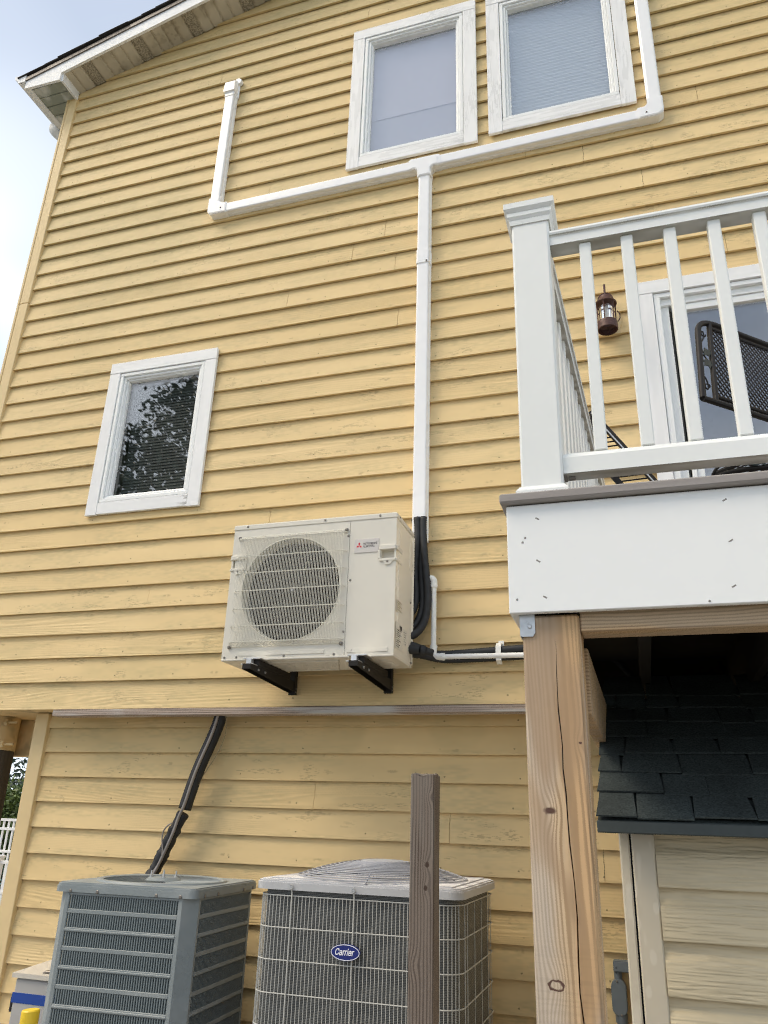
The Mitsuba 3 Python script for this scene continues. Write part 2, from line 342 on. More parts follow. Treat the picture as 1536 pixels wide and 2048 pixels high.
# ------------------------------------------------------------------ the house
H = thing('house', 'tall gabled house clad in yellow painted lap siding with white window trim', 'house')
XL, XR, RISE, SX, SZ = -4.55, 4.55, .278, -4.48, 7.675      # left and right wall, rake slope, a point of the rake soffit line
def soffit_z(x): return SZ + RISE * ((x if x < 0 else -x) - SX)
WIN = [(-3.50, -2.622, 3.392, 4.597), (-1.735, -.745, 5.992, 7.440), (-.665, .330, 6.026, 7.428)]
CAS = [.088, .098, .098]
DOOR = (.205, 2.30, 2.30, 4.572)
HOLES = [(w[0] + c, w[1] - c, w[2] + c, w[3] - c) for w, c in zip(WIN, CAS)] + [(DOOR[0] + .08, DOOR[1] - .08, 2.2, DOOR[3] - .08)]
JOINTS = {34: [-2.942], 36: [-1.631], 25: [-2.367, .703], 21: [-1.416, .311], 20: [-1.653], 23: [-.04], 24: [-.418], 19: [-1.334], 18: [-2.128], 16: [-1.305], 7: [-2.113], 4: [-2.918], 17: [.731]}

def board_piece(x0, x1, za, zb, zlow, height, y0, th, seed):
    """Part of a lapped board between the heights za and zb; its face leans back from y0 at its foot."""
    n = max(1, int((x1 - x0) / .22)); xs = np.linspace(x0, x1, n + 1)
    w = (meshkit.noise(np.stack([xs * 1.7, 0 * xs + seed * 3.7, 0 * xs], 1), 3) - .5)
    w2 = (meshkit.noise(np.stack([xs * 2.9, 0 * xs + seed * 5.1, 0 * xs], 1), 4) - .5)
    def face(z): return y0 + (th + .0055) * (z - zlow) / height
    foot = abs(za - zlow) < 1e-6
    rings = []
    for z, moving in ((za, foot), (zb, False)):
        zz = z + (w2 * .0024 if moving else 0 * w2)
        yy = face(z) + w * (.0022 if moving else .0006)
        rings.append((yy, zz))
    back = y0 + th
    V = []
    for i, x in enumerate(xs):
        V += [[x, rings[0][0][i], rings[0][1][i]], [x, rings[1][0][i], rings[1][1][i]], [x, max(back, rings[1][0][i]) + .004, rings[1][1][i]], [x, back, rings[0][1][i]]]
    F = []
    for i in range(n):
        a, b = 4 * i, 4 * i + 4
        for j in range(4):
            k = (j + 1) % 4
            F += [[a + j, b + j, b + k], [a + j, b + k, a + k]]
    e = 4 * n
    F += [[0, 1, 2], [0, 2, 3], [e, e + 2, e + 1], [e, e + 3, e + 2]]
    m = trimesh.Trimesh(V, F, process=False)
    if m.volume < 0: m.invert()
    return m

def clad(base, rows, x0f, x1f, y0, joints, holes, e, th=.017, top=.014):
    for k, (zl, zt) in enumerate(rows):
        a, b = x0f(zl), x1f(zl)
        if b - a < .1: continue
        cuts = sorted(j for j in joints.get(k, []) if a + .05 < j < b - .05)
        if not any(j > .9 for j in cuts) and b > 2.2: cuts.append(1.1 + .9 * ((k * 37) % 11) / 11)
        ends = [a, *cuts, b]
        for s, (u, v) in enumerate(zip(ends, ends[1:])):
            u, v = u + (.0012 if s else 0), v - (.0012 if s < len(ends) - 2 else 0)
            pcs = [(u, v, zl, zt + top)]
            for hx0, hx1, hz0, hz1 in holes:
                out = []
                for p in pcs:
                    if p[0] < hx1 and p[1] > hx0 and p[2] < hz1 and p[3] > hz0:
                        if p[0] < hx0: out.append((p[0], hx0, p[2], p[3]))
                        if p[1] > hx1: out.append((hx1, p[1], p[2], p[3]))
                        m0, m1 = max(p[0], hx0), min(p[1], hx1)
                        if p[2] < hz0: out.append((m0, m1, p[2], hz0))
                        if p[3] > hz1: out.append((m0, m1, hz1, p[3]))
                    else: out.append(p)
                pcs = out
            pcs = [p for p in pcs if p[1] - p[0] > .004 and p[3] - p[2] > .004]
            for p in pcs:
                add(base, board_piece(p[0], p[1], p[2], p[3], zl, e, y0, th, k + 7 * s), 'siding')

CB = -4.447
upper = [(2.102 if k == 0 else Z0 + k * E, Z0 + (k + 1) * E) for k in range(45)]
rake_l = lambda z: max(CB, SX + (z - SZ) / RISE) if z > soffit_z(CB) else CB
rake_r = lambda z: min(XR - .1, -SX - (z - SZ) / RISE) if z > soffit_z(CB) else XR - .1
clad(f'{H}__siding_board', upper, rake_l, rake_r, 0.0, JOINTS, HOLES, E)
lower = [(ZL - k * EL, ZL - (k - 1) * EL) for k in range(0, 14)]
LB = -3.645
clad(f'{H}__siding_board', [(zl, min(zt, 2.083)) for zl, zt in lower], lambda z: LB, lambda z: XR - .1, .18, {2: [-2.529], 3: [-1.77], 4: [-.995], 5: [-.222]}, [], EL, top=.012)

# corner boards: a face board and a thin return, with the joint of the photo
for a, b in ((2.098, 5.34), (5.343, 7.66)):
    add(f'{H}__corner_board', cb(-4.532, CB, -.012, .03, a, b, .003), 'corner_paint')
    add(f'{H}__corner_board', cb(-4.556, -4.534, -.015, .09, a, b, .003), 'corner_paint')
add(f'{H}__corner_board', cb(-3.745, LB, .162, .20, 0.05, 2.10, .003), 'corner_paint')
add(f'{H}__corner_board', cb(XR - .1, XR, -.012, .03, 2.098, 7.66, .003), 'corner_paint')
# the sides, back and underside that close the volume
add(f'{H}__side_wall', bx(XL, XL + .02, .09, 8, 2.10, 7.74), 'siding')
add(f'{H}__side_wall', bx(XR - .02, XR, .035, 8, 2.10, 7.74), 'siding')
add(f'{H}__rear_wall', prism([(XL + .03, 0.05), (XR - .03, 0.05), (XR - .03, 7.70), (0, 8.9), (XL + .03, 7.70)], 8, 8.03), 'siding')
add(f'{H}__side_wall', bx(-3.74, -3.72, .205, 7.9, 0.0, 2.10), 'siding')
add(f'{H}__floor_underside', bx(XL + .005, XR - .03, .03, 7.99, 2.106, 2.16), 'paint_beige')
add(f'{H}__wall_sheathing', bx(LB, XR - .04, .215, .235, 0.0, 2.10), 'dark_interior')
add(f'{H}__girder', bx(-4.50, -3.76, .54, .64, 1.862, 2.105), 'paint_beige', label='beige painted girder under the left end of the house')
ledger = add(f'{H}__ledger_board', cb(-3.474, .9, -.012, .085, 2.060, 2.0975, .003), 'weathered_wood', label='weathered grey board along the foot of the upper wall')

# windows
def window(i, hole, cas, y_glass=.034):
    x0, x1, z0, z1 = WIN[i]; c = cas
    W = new(f'{H}__window'); used[f'{W}__casing'] = 0
    bottom = 'rotten_wood' if i == 0 else 'white_wood_level'
    add(f'{W}__casing', cb(x0, x1, -.024, .0, z1 - c, z1, .002), 'white_wood_level')
    add(f'{W}__casing', cb(x0, x0 + c, -.022, .001, z0, z1 - c - .001, .002), 'white_wood')
    add(f'{W}__casing', cb(x1 - c, x1, -.022, .001, z0, z1 - c - .001, .002), 'white_wood')
    add(f'{W}__casing', cb(x0 + c + .001, x1 - c - .001, -.021, .002, z0 + .004, z0 + c, .002), bottom)
    def frame(a, b, lo, hi, w, ya, yb, cc=.003):
        return cat([cb(a, b, ya, yb, hi - w, hi, cc), cb(a, b, ya, yb, lo, lo + w, cc), cb(a, a + w, ya, yb, lo + w, hi - w, cc), cb(b - w, b, ya, yb, lo + w, hi - w, cc)])
    g1, w1 = .004, .026
    a, b, lo, hi = x0 + c + g1, x1 - c - g1, z0 + c + g1, z1 - c - g1
    add(f'{W}__outer_frame', frame(a, b, lo, hi, w1, -.017, .075), 'vinyl')
    a, b, lo, hi = a + w1 + .001, b - w1 - .001, lo + w1 + .001, hi - w1 - .001
    add(f'{W}__sash', cat([frame(a, b, lo, hi, .018, -.004, .06), frame(a + .018, b - .018, lo + .018, hi - .018, .012, .010, .055)]), 'vinyl')
    a, b, lo, hi = a + .024, b - .024, lo + .024, hi - .024
    for yy in (y_glass, y_glass + .014):
        add(f'{W}__pane', trimesh.Trimesh([[a, yy, lo], [b, yy, lo], [b, yy, hi], [a, yy, hi]], [[0, 1, 2], [0, 2, 3]], process=False), 'pane')
    a, b, lo, hi = a - .03, b + .03, lo - .03, hi + .03
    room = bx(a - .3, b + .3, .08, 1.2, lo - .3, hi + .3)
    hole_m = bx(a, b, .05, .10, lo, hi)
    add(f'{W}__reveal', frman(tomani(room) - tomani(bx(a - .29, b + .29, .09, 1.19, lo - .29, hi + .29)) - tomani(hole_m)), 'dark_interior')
    return W, a, b, lo, hi
W, a, b, lo, hi = window(0, HOLES[0], CAS[0])
labels[W] = {'label': 'small lower window whose sill board is cracked and rotten'}
ang = 1.28
for k, z in enumerate(np.arange(lo + .01, hi - .05, .0235)):
    s = bx(a + .045, b - .004, -.012, .012, -.0006, .0006); add(f'{W}__blind_slat', mv(rot(s, ang, (1, 0, 0)), (0, .118, z)), 'blind_slat')
W, a, b, lo, hi = window(1, HOLES[1], CAS[1])
sag = lo + .36 * (hi - lo)
add(f'{W}__roller_shade', cat([hexa([[a, .095, sag], [b, .095, sag], [b, .098, sag], [a, .098, sag], [a, .095, hi], [b, .095, hi], [b, .098, hi], [a, .098, hi]])]), 'shade_fabric')
add(f'{W}__curtain', bx(a, b, .1015, .1035, lo, hi), 'shade_fabric_low')
W, a, b, lo, hi = window(2, HOLES[2], CAS[2])
zz = np.arange(lo, hi + .02, .016); pl = [(.10 + .006 * (i % 2), z) for i, z in enumerate(zz)]
V = np.array([[x, y, z] for y, z in pl for x in (a, b)]); n = len(pl)
F = [t for i in range(n - 1) for t in ([2 * i, 2 * i + 1, 2 * i + 3], [2 * i, 2 * i + 3, 2 * i + 2])]
add(f'{W}__pleated_shade', trimesh.Trimesh(V, F, process=False), 'pleated_fabric')

# the sliding door behind the deck
D = new(f'{H}__sliding_door'); x0, x1, z0, z1 = DOOR; c = .083
add(f'{D}__casing', cb(x0, x1, -.024, .0, z1 - .088, z1, .002), 'white_wood_level')
add(f'{D}__casing', cb(x0, x0 + c, -.022, .001, 2.335, z1 - .089, .002), 'white_wood')
add(f'{D}__casing', cb(x1 - c, x1, -.022, .001, 2.335, z1 - .089, .002), 'white_wood')
xa, zt = x0 + c + .003, z1 - .092
add(f'{D}__frame', cat([cb(xa, x1 - c, -.012, .09, zt - .03, zt), cb(xa, xa + .034, -.012, .09, 2.33, zt - .03), cb(xa + .0345, x1 - c, .012, .09, zt - .075, zt - .031), cb(x1 - c - .03, x1 - c, -.012, .09, 2.33, zt - .03),
                        cb(xa, x1 - c, -.01, .09, 2.332, 2.37)]), 'vinyl')
xs = xa + .0345
add(f'{D}__screen_track', cat([bx(xs, xs + .045, .03, .04, 2.37, zt - .076), ]), 'vinyl')
add(f'{D}__sash', cat([cb(xs + .062, xs + .085, .004, .05, 2.372, zt - .077), cb(xs + .088, xs + .125, .02, .06, 2.372, zt - .077), cb(xs + .126, x1 - c - .032, .02, .06, zt - .12, zt - .077), cb(xs + .126, x1 - c - .032, .02, .06, 2.372, 2.43),
                       cb(1.14, 1.21, .019, .06, 2.43, zt - .12)]), 'vinyl')
for yy in (.036, .050):
    add(f'{D}__pane', trimesh.Trimesh([[xs + .12, yy, 2.42], [x1 - .12, yy, 2.42], [x1 - .12, yy, zt - .11], [xs + .12, yy, zt - .11]], [[0, 1, 2], [0, 2, 3]], process=False), 'pane')
room = tomani(bx(xa - .1, x1, .095, 3.5, 2.20, 4.75)) - tomani(bx(xa - .09, x1 - .01, .105, 3.49, 2.21, 4.74)) - tomani(bx(xs + .06, x1 - c, .05, .12, 2.38, zt - .08))
add(f'{D}__reveal', frman(room), 'room_wall')

# roof: rake fascia, rake soffit panels, boxed eave, gutter, shingle courses
YF = -.232
top = lambda x: soffit_z(x) + .178
fas = [(-4.845, 7.602), (-4.462, 7.588), (-4.462, soffit_z(-4.462) - .006), (0, soffit_z(0) - .006), (0, top(0)), (-4.845, top(-4.845) - .02)]
add(f'{H}__rake_fascia', prism(fas, YF, YF + .022), 'aluminium_white')
add(f'{H}__rake_fascia', prism([(-x, z) for x, z in fas], YF, YF + .022), 'aluminium_white')
add(f'{H}__eave_box', bx(-4.464, -4.446, YF + .023, .0, 7.59, soffit_z(-4.45) + .01), 'aluminium_white', label='white boxed return at the foot of the rake')
pw = .102
s = math.atan(RISE); L = (0 - SX) / math.cos(s)
for sgn in (1, -1):
    for k in range(int(L / pw)):
        pr = [(0.0, .012), (.0, .010), (.012, .010), (.017, .0), (pw - .006, .0), (pw - .001, .010), (pw - .0005, .010), (pw - .0005, .012)]
        m = prism(pr, YF + .023, .012)
        m = rot(m, -s, (0, 1, 0)); m.apply_translation([SX + k * pw * math.cos(s), 0, SZ + k * pw * math.sin(s) - .004])
        if sgn < 0: m.vertices[:, 0] *= -1; m.invert()
        add(f'{H}__soffit_panel', m, 'soffit_vent' if k % 5 == 2 else 'soffit_vinyl')
for k in range(16):
    y = YF + .024 + k * .1
    if y > 1.2: break
    xr_ = -4.465 if y < -.10 else -4.557
    add(f'{H}__eave_panel', cat([bx(-4.788, xr_, y + .012, min(y + .0995, 0 if y < -.05 else 9), 7.606, 7.62), bx(-4.788, xr_, y, y + .012, 7.614, 7.62)]), 'eave_vinyl')
add(f'{H}__eave_trim', bx(-4.84, -4.79, YF + .023, 1.2, 7.604, 7.625), 'aluminium_white')
add(f'{H}__eave_fascia', bx(-4.848, -4.84, YF + .001, 8, 7.60, top(-4.845) - .03), 'aluminium_white')
# gutter with an end cap, outlet and elbow
gp = [(0, .0), (-.075, .0), (-.088, .028), (-.105, .045), (-.122, .058), (-.128, .088), (-.118, .092), (0, .092)]
gm = prism(gp, YF - .01, .30); gm.apply_translation([-4.85, 0, 7.678]); 
G = add(f'{H}__gutter', gm, 'aluminium_white')
ec = prism(gp, YF - .014, YF - .0105); ec.apply_translation([-4.85, 0, 7.678]); add(f'{G}__end_cap', ec, 'aluminium_white')
rect = [(.037, .028), (-.037, .028), (-.037, -.028), (.037, -.028)]
add(f'{H}__downspout', tube(fillet([(-4.91, .24, 7.679), (-4.91, .24, 7.60), (-4.80, .33, 7.50), (-4.61, .40, 7.45), (-4.60, .41, 7.2), (-4.60, .41, 2.3)], .06, 5), 1, prof=rect), 'aluminium_white', smooth=30)
# shingles: courses along the rake, their cut ends stepping over each other
nv = np.array([-math.sin(s), 0, math.cos(s)]); up = np.array([math.cos(s), 0, math.sin(s)])
def slab(u0, u1, h0, h1, y0, y1, lift=0.0):
    o = np.array([-4.93, 0, top(-4.845) - .045])
    p = lambda u, y, h: (o + up * u + nv * h + [0, y, 0])
    return hexa([p(u0, y0, h0 + lift), p(u1, y0, h0), p(u1, y1, h0), p(u0, y1, h0 + lift), p(u0, y0, h1 + lift), p(u1, y0, h1), p(u1, y1, h1), p(u0, y1, h1 + lift)])
RL = (4.93) / math.cos(s)
RF = new(f'{H}__roof')
scene[RF] = mikit.ply(cat([slab(.02, RL, .0, .016, YF - .004, 8.2), trimesh.Trimesh(slab(.02, RL, .0, .016, YF - .004, 8.2).vertices * [-1, 1, 1], slab(.02, RL, .0, .016, YF - .004, 8.2).faces[:, ::-1], process=False)]), 'shingle_edge')
add(f'{RF}__drip_edge', slab(.02, RL, -.038, .0, YF - .012, YF - .002), 'drip_metal')
for k in range(int(RL / .145)):
    u = k * .145
    j = (rng.random() - .5) * .012
    m = slab(u, min(u + .30, RL), .018, .025, YF - .028 + j, 8.2, .010)
    add(f'{RF}__shingle_course', m, 'shingle_edge')
    m2 = m.copy(); m2.vertices = m2.vertices * [-1, 1, 1]; m2.invert(); add(f'{RF}__shingle_course', m2, 'shingle_edge')

# piling at the left corner, its head painted with the house, with two threaded rods
PL = thing('house_piling', 'dark round timber piling under the house, its head painted beige, with two bolts', 'piling')
pr = 0.125; px, py = -4.245, .40
ang = np.linspace(0, 2 * np.pi, 24, endpoint=False)
def pile(z0, z1, r, seed):
    zs = np.linspace(z0, z1, 9); P_ = np.stack([np.full(9, px), np.full(9, py), zs], 1)
    m = tube(P_, r, 22); v = m.vertices; d = meshkit.noise(np.stack([np.arctan2(v[:, 1] - py, v[:, 0] - px) * 5, v[:, 2] * .8, 0 * v[:, 0] + seed], 1)) - .5
    m.vertices[:, :2] += (v[:, :2] - [px, py]) * d[:, None] * .16; return m
add(f'{PL}__shaft', pile(-.2, 1.885, pr, 1), 'pile_wood', smooth=50)
add(f'{PL}__painted_head', pile(1.8855, 2.104, pr * 1.03, 2), 'paint_beige', smooth=50)
for z in (2.065, 1.922):
    Bt = add(f'{PL}__bolt', tube([(px + pr - .05, py - .07, z), (px + pr + .088, py - .07, z)], .009, 10), 'paint_beige')
    add(f'{Bt}__nut', tube([(px + pr - .012, py - .07, z), (px + pr + .014, py - .07, z)], .024, 6), 'paint_beige')

# ------------------------------------------------------------------ white line-set duct on the wall
DU = thing('line_cover', 'white plastic pipe duct branching under the upper windows and running down to the wall unit', 'duct')
def duct_prof(w, d, r=.011):
    """Half of the outline faces out of the wall: closed profile (across, out)."""
    h = w / 2; a = np.linspace(0, np.pi / 2, 5)
    left = [(-h, 0), (-h, d * .42), (-h + .004, d * .42 + .003)]
    arc = [(-h + .004 + r * (1 - math.cos(t)), d - r + r * math.sin(t)) for t in a]
    pts = left + arc
    return pts + [(-x, y) for x, y in reversed(pts)]
def duct_v(x, z0, z1, w=.090, d=.062, b='run'):
    m = prism(Polygon(duct_prof(w, d)), z0, z1, 'xy'); m.vertices[:, 1] *= -1; m.invert(); m.apply_translation([x, .006, 0]); return m
def duct_h(xa, za, xb, zb, w=.090, d=.062):
    Lh = xb - xa; m = prism(Polygon(duct_prof(w, d)), 0, Lh, 'xy')
    v = m.vertices.copy(); m.vertices = np.stack([v[:, 2], -v[:, 1], v[:, 0]], 1)
    if m.volume < 0: m.invert()
    m = rot(m, -math.atan2(zb - za, Lh), (0, 1, 0)); m.apply_translation([xa, .006, za]); return m
XM, XLf, XRt = -1.122, -2.800, .437
zl_, zm_, zr_ = 5.852, 5.860, 5.872
add(f'{DU}__duct_run', duct_v(XLf, 5.91, 7.08), 'duct_plastic', 25)
add(f'{DU}__duct_run', duct_h(XLf + .055, zl_, XM - .085, zm_ - .002), 'duct_plastic', 25)
add(f'{DU}__duct_run', duct_h(XM + .085, zm_ + .002, XRt - .055, zr_), 'duct_plastic', 25)
add(f'{DU}__duct_run', duct_v(XRt, 5.93, 8.80), 'duct_plastic', 25)
add(f'{DU}__duct_run', duct_v(XM, 5.045, 5.785), 'duct_plastic', 25)
add(f'{DU}__duct_run', duct_v(XM, 3.02, 5.044, .0905), 'duct_plastic', 25)
def elbow(x, z, sx, w=.097, d=.0665, r=.05):
    """A moulded corner from a vertical leg (upwards) to a horizontal leg (towards sx)."""
    h = w / 2
    o = Polygon([(-h, .115), (-h, -h), (.115, -h), (.115, h), (h + .022, h), (h, h + .022), (h, .115)])
    big = o.buffer(-.0001)
    corner = sbox(-h, -h, -h + r, -h + r).difference(Point(-h + r, -h + r).buffer(r, 24))
    o = o.difference(corner)
    m1 = prism(o, -d + .010, .006); m2 = prism(o.buffer(-.005, join_style=2), -d + .003, -d + .0098); m3_ = prism(o.buffer(-.011, join_style=2), -d, -d + .0029)
    m = cat([m1, m2, m3_])
    if sx < 0: m.vertices[:, 0] *= -1; m.invert()
    m.apply_translation([x, 0, z]); return m
add(f'{DU}__elbow', elbow(XLf, zl_, 1), 'duct_plastic', 60)
add(f'{DU}__elbow', elbow(XRt, zr_, -1), 'duct_plastic', 60)
w, h = .0485, .0485
tee = Polygon([(-.105, -h), (-.105, h), (.105, h), (.105, -h), (w + .02, -h), (w, -h - .02), (w, -.125), (-w, -.125), (-w, -h - .02), (-w - .02, -h)])
m = cat([prism(tee, -.0575, .006), prism(tee.buffer(-.005, join_style=2), -.0645, -.0576), prism(tee.buffer(-.011, join_style=2), -.0675, -.0646)]); m.apply_translation([XM, 0, zm_])
add(f'{DU}__tee', m, 'duct_plastic', 60)
add(f'{DU}__coupling', cat([duct_v(XM, 4.995, 5.095, .097, .0665), duct_v(XM, 4.985, 4.9949, .100, .068)]), 'duct_plastic', 25)
for a in (XM - .11, XM + .085):
    add(f'{DU}__coupling', duct_h(a, zm_ - .001, a + .03, zm_ + .001, .099, .068), 'duct_plastic', 25)
# the inlet cap at the left end: a hood over a flange
add(f'{DU}__wall_cap', cat([cb(XLf - .056, XLf + .058, -.012, .006, 7.06, 7.275, .006), hexa([[XLf - .05, -.075, 7.09], [XLf + .05, -.075, 7.09], [XLf + .05, .0, 7.07], [XLf - .05, .0, 7.07], [XLf - .044, -.073, 7.19], [XLf + .044, -.073, 7.19], [XLf + .05, .0, 7.27], [XLf - .05, .0, 7.27]]),
                            duct_v(XLf, 7.05, 7.10, .098, .0665), lathe([(0, .03), (.03, .03), (.036, .022), (.036, 0)], 20, (XLf + .045, 0, 7.23), 'y')]), 'duct_plastic', 40)
for x, z in ((XLf + .07, zl_ - .006), (XRt - .06, zr_ - .012), (XM + .03, 4.99)): add(f'{DU}__screw', screw(x, -.0675, z, .0055), 'print_dark')

# ------------------------------------------------------------------ wall-hung heat pump
HP = thing('wall_heat_pump', 'cream outdoor heat pump hung on the wall, round fan behind a wire grille', 'heat pump')
ax0, ax1, af, ab, az0, az1 = -2.088, -1.133, -.447, -.118, 2.277, 3.046
fc, fr = (-1.722, 2.657), .284
seam = -1.394
pan = sbox(ax0, az0 + .012, seam - .0012, az1 - .034).difference(Point(*fc).buffer(fr, 48)).difference(sbox(ax0 + .010, 2.790, ax0 + .022, 2.838))
add(f'{HP}__front_panel', prism(pan, af, af + .0015 + .004), 'cabinet_paint')
pkt = [(ax1 - .080, ax1 - .010, 2.790, 2.838), (ax0 + .010, ax0 + .060, 2.790, 2.838)]     # scoops of the two corner handles
scr = prism(sbox(seam + .0012, az0 + .012, ax1, az1 - .034).difference(sbox(pkt[0][0], pkt[0][2], pkt[0][1], pkt[0][3])), af, af + .0055)
add(f'{HP}__service_panel', scr, 'cabinet_paint')
add(f'{HP}__top_cover', cat([cb(ax0 - .004, ax1 + .004, af - .004, ab + .003, az1 - .0335, az1 - .004, .004), cb(ax0 + .006, ax1 - .006, af + .006, ab - .006, az1 - .004, az1 + .001, .002)]), 'cabinet_paint')
side = cat([cb(ax1 - .012, ax1 - .0005, af + .0056, ab, az0 + .012, az1 - .034, .002), cb(ax1 - .001, ax1 + .0025, af + .05, ab - .012, az0 + .05, az1 - .075, .0015), cb(ax1 + .0022, ax1 + .005, ab - .075, ab - .02, az0 + .53, az1 - .09, .0015),
            cb(ax1 - .0005, ax1 + .008, ab - .014, ab + .0, az0 + .012, az1 - .034, .003)])
add(f'{HP}__side_panel', side, 'cabinet_side')
add(f'{HP}__side_panel', cb(ax0, ax0 + .012, af + .0056, ab, az0 + .012, az1 - .034, .002), 'cabinet_paint')
add(f'{HP}__rear_coil', bx(ax0 + .0125, ax1 - .0125, ab - .03, ab - .002, az0 + .013, az1 - .035), 'coil_dark')
# base pan with pressed ribs and a flange
base = [cb(ax0 - .002, ax1 + .002, af - .002, ab + .003, az0, az0 + .0118, .003)]
for k in range(5): base.append(cb(ax0 + .12, seam - .05 - .02 * k, af + .05 + .055 * k, af + .082 + .055 * k, az0 - .007, az0 + .001, .004))
for k in range(3): base.append(lathe([(0, -.006), (.02, -.006), (.03, 0.001)], 16, (ax1 - .07 - .0 * k, af + .10 + .07 * k, az0 - .0005)))
add(f'{HP}__base_pan', cat(base), 'cabinet_paint')
for xx0, xx1, zz in ((ax0 + .10, seam - .11, az0 + .034), (seam + .015, ax1 - .03, az0 + .034)): add(f'{HP}__pressed_rib', cat([cb(xx0, xx1, af - .004, af + .001, zz - .010, zz + .012, .004)]), 'cabinet_paint')
# fan: bell mouth, shroud, hub and three blades at rest
add(f'{HP}__bell_mouth', lathe([(fr + .006, -.004), (fr + .005, .003), (fr + .001, .004), (fr - .002, .0), (fr - .004, -.012), (fr - .004, -.075), (fr - .001, -.077)], 64, (fc[0], af, fc[1]), 'y'), 'grille_paint', 40)
add(f'{HP}__fan_back', bx(fc[0] - .34, seam - .01, af + .165, af + .17, az0 + .02, az1 - .05), 'fan_dark')
blades = []
for k in range(3):
    rows_ = []
    for r in np.linspace(.05, .268, 7):
        sp = .95 - 1.0 * (r - .05)
        for t in np.linspace(-.5, .5, 6): 
            a_ = k * 2.0944 + .5 + t * sp * 1.25 + 1.4 * (r - .05)
            rows_.append([fc[0] + r * math.cos(a_), af + .085 + t * .085 * (1.0 - .9 * (r - .05)), fc[1] + r * math.sin(a_)])
    V = np.array(rows_); F = [q for i in range(6) for j in range(5) for q in ([i * 6 + j, i * 6 + j + 1, i * 6 + j + 7], [i * 6 + j, i * 6 + j + 7, i * 6 + j + 6])]
    bl = trimesh.Trimesh(V, F, process=False); b2 = bl.copy(); b2.vertices = b2.vertices + [0, .003, 0]; b2.invert()
    add(f'{HP}__fan_blade', cat([bl, b2]), 'fan_dark', True)
add(f'{HP}__fan_hub', lathe([(0, -.045), (.03, -.046), (.055, -.055), (.058, -.12), (0.0, -.12)], 32, (fc[0], af, fc[1]), 'y'), 'fan_dark', 40)
add(f'{HP}__fan_nut', lathe([(0, -.028), (.006, -.028), (.0075, -.032), (.0075, -.046)], 12, (fc[0], af, fc[1]), 'y'), 'bright_steel')
# wire grille
gx0, gx1, gz0, gz1, gy = -2.046, -1.410, 2.345, 2.968, af - .027
ws = []
nw = 72
for i in range(nw):
    x = gx0 + .012 + (gx1 - gx0 - .024) * i / (nw - 1)
    ws.append(tube(fillet([(x, af - .004, gz1 - .002), (x, gy, gz1 - .012), (x, gy, gz0 + .022), (x, af - .004, gz0 + .004)], .018, 4), .00145, 6))
add(f'{HP}__fan_grille', cat(ws), 'grille_paint', 60, kind='stuff')
for z in (2.951, 2.846, 2.750, 2.651, 2.551, 2.456, 2.372):
    add(f'{HP}__grille_bar', tube(fillet([(gx0 - .004, af - .001, z), (gx0 + .006, gy + .004, z), (gx1 - .006, gy + .004, z), (gx1 + .004, af - .001, z)], .012, 4), .0029, 8), 'grille_paint', 60)
for z in (gz1 - .004, gz0 + .006):
    add(f'{HP}__grille_bar', tube([(gx0, af - .006, z), (gx1, af - .006, z)], .0026, 8), 'grille_paint', 60)
for x in (gx0 + .001, gx1 - .001):
    for z in (gz0 + .004, gz1 - .005): add(f'{HP}__grille_clip', cat([cb(x - .009, x + .009, af - .012, af, z - .009, z + .009, .003), screw(x, af - .012, z, .006)]), 'screw_steel')
# corner handles: a moulded lip above a dark scoop
def handle(side_):
    x1_ = ax1 if side_ > 0 else ax0
    s_ = -side_
    x0_ = x1_ + s_ * .090
    a, b = min(x0_, x1_), max(x0_, x1_)
    zb, zt = 2.770, 2.862
    k = add(f'{HP}__handle', cat([cb(a, b, af - .011, af - .0005, zt - .026, zt, .005), cb(a, b, af - .009, af - .0005, zb + .004, zb + .018, .005),
        cb(x0_ - .006, x0_ + .006, af - .009, af - .0005, zb + .018, zt - .026, .004), prism([(a + .02, zb + .006), (b - .012, zb + .006), ((a + b) / 2 + .012, zb - .016), ((a + b) / 2 - .012, zb - .016)], af - .007, af - .0005),
        cb(min(x1_, x1_ + side_ * .007), max(x1_, x1_ + side_ * .007), af - .002, af + .10, zt - .026, zt, .003), cb(min(x1_, x1_ + side_ * .006), max(x1_, x1_ + side_ * .006), af - .002, af + .10, zb + .004, zb + .018, .003)]), 'cabinet_paint')
    q = pkt[0] if side_ > 0 else (ax0 + .010, ax0 + .022, 2.790, 2.838)
    add(f'{k}__scoop', frman(tomani(bx(q[0] - .002, q[1] + .002, af + .0056, af + .034, q[2] - .002, q[3] + .002)) - tomani(bx(q[0], q[1], af, af + .031, q[2], q[3]))), 'cabinet_paint')
    add(f'{k}__screw', screw((a + b) / 2, af - .008, zb + .001, .006), 'screw_steel')
handle(1); handle(-1)
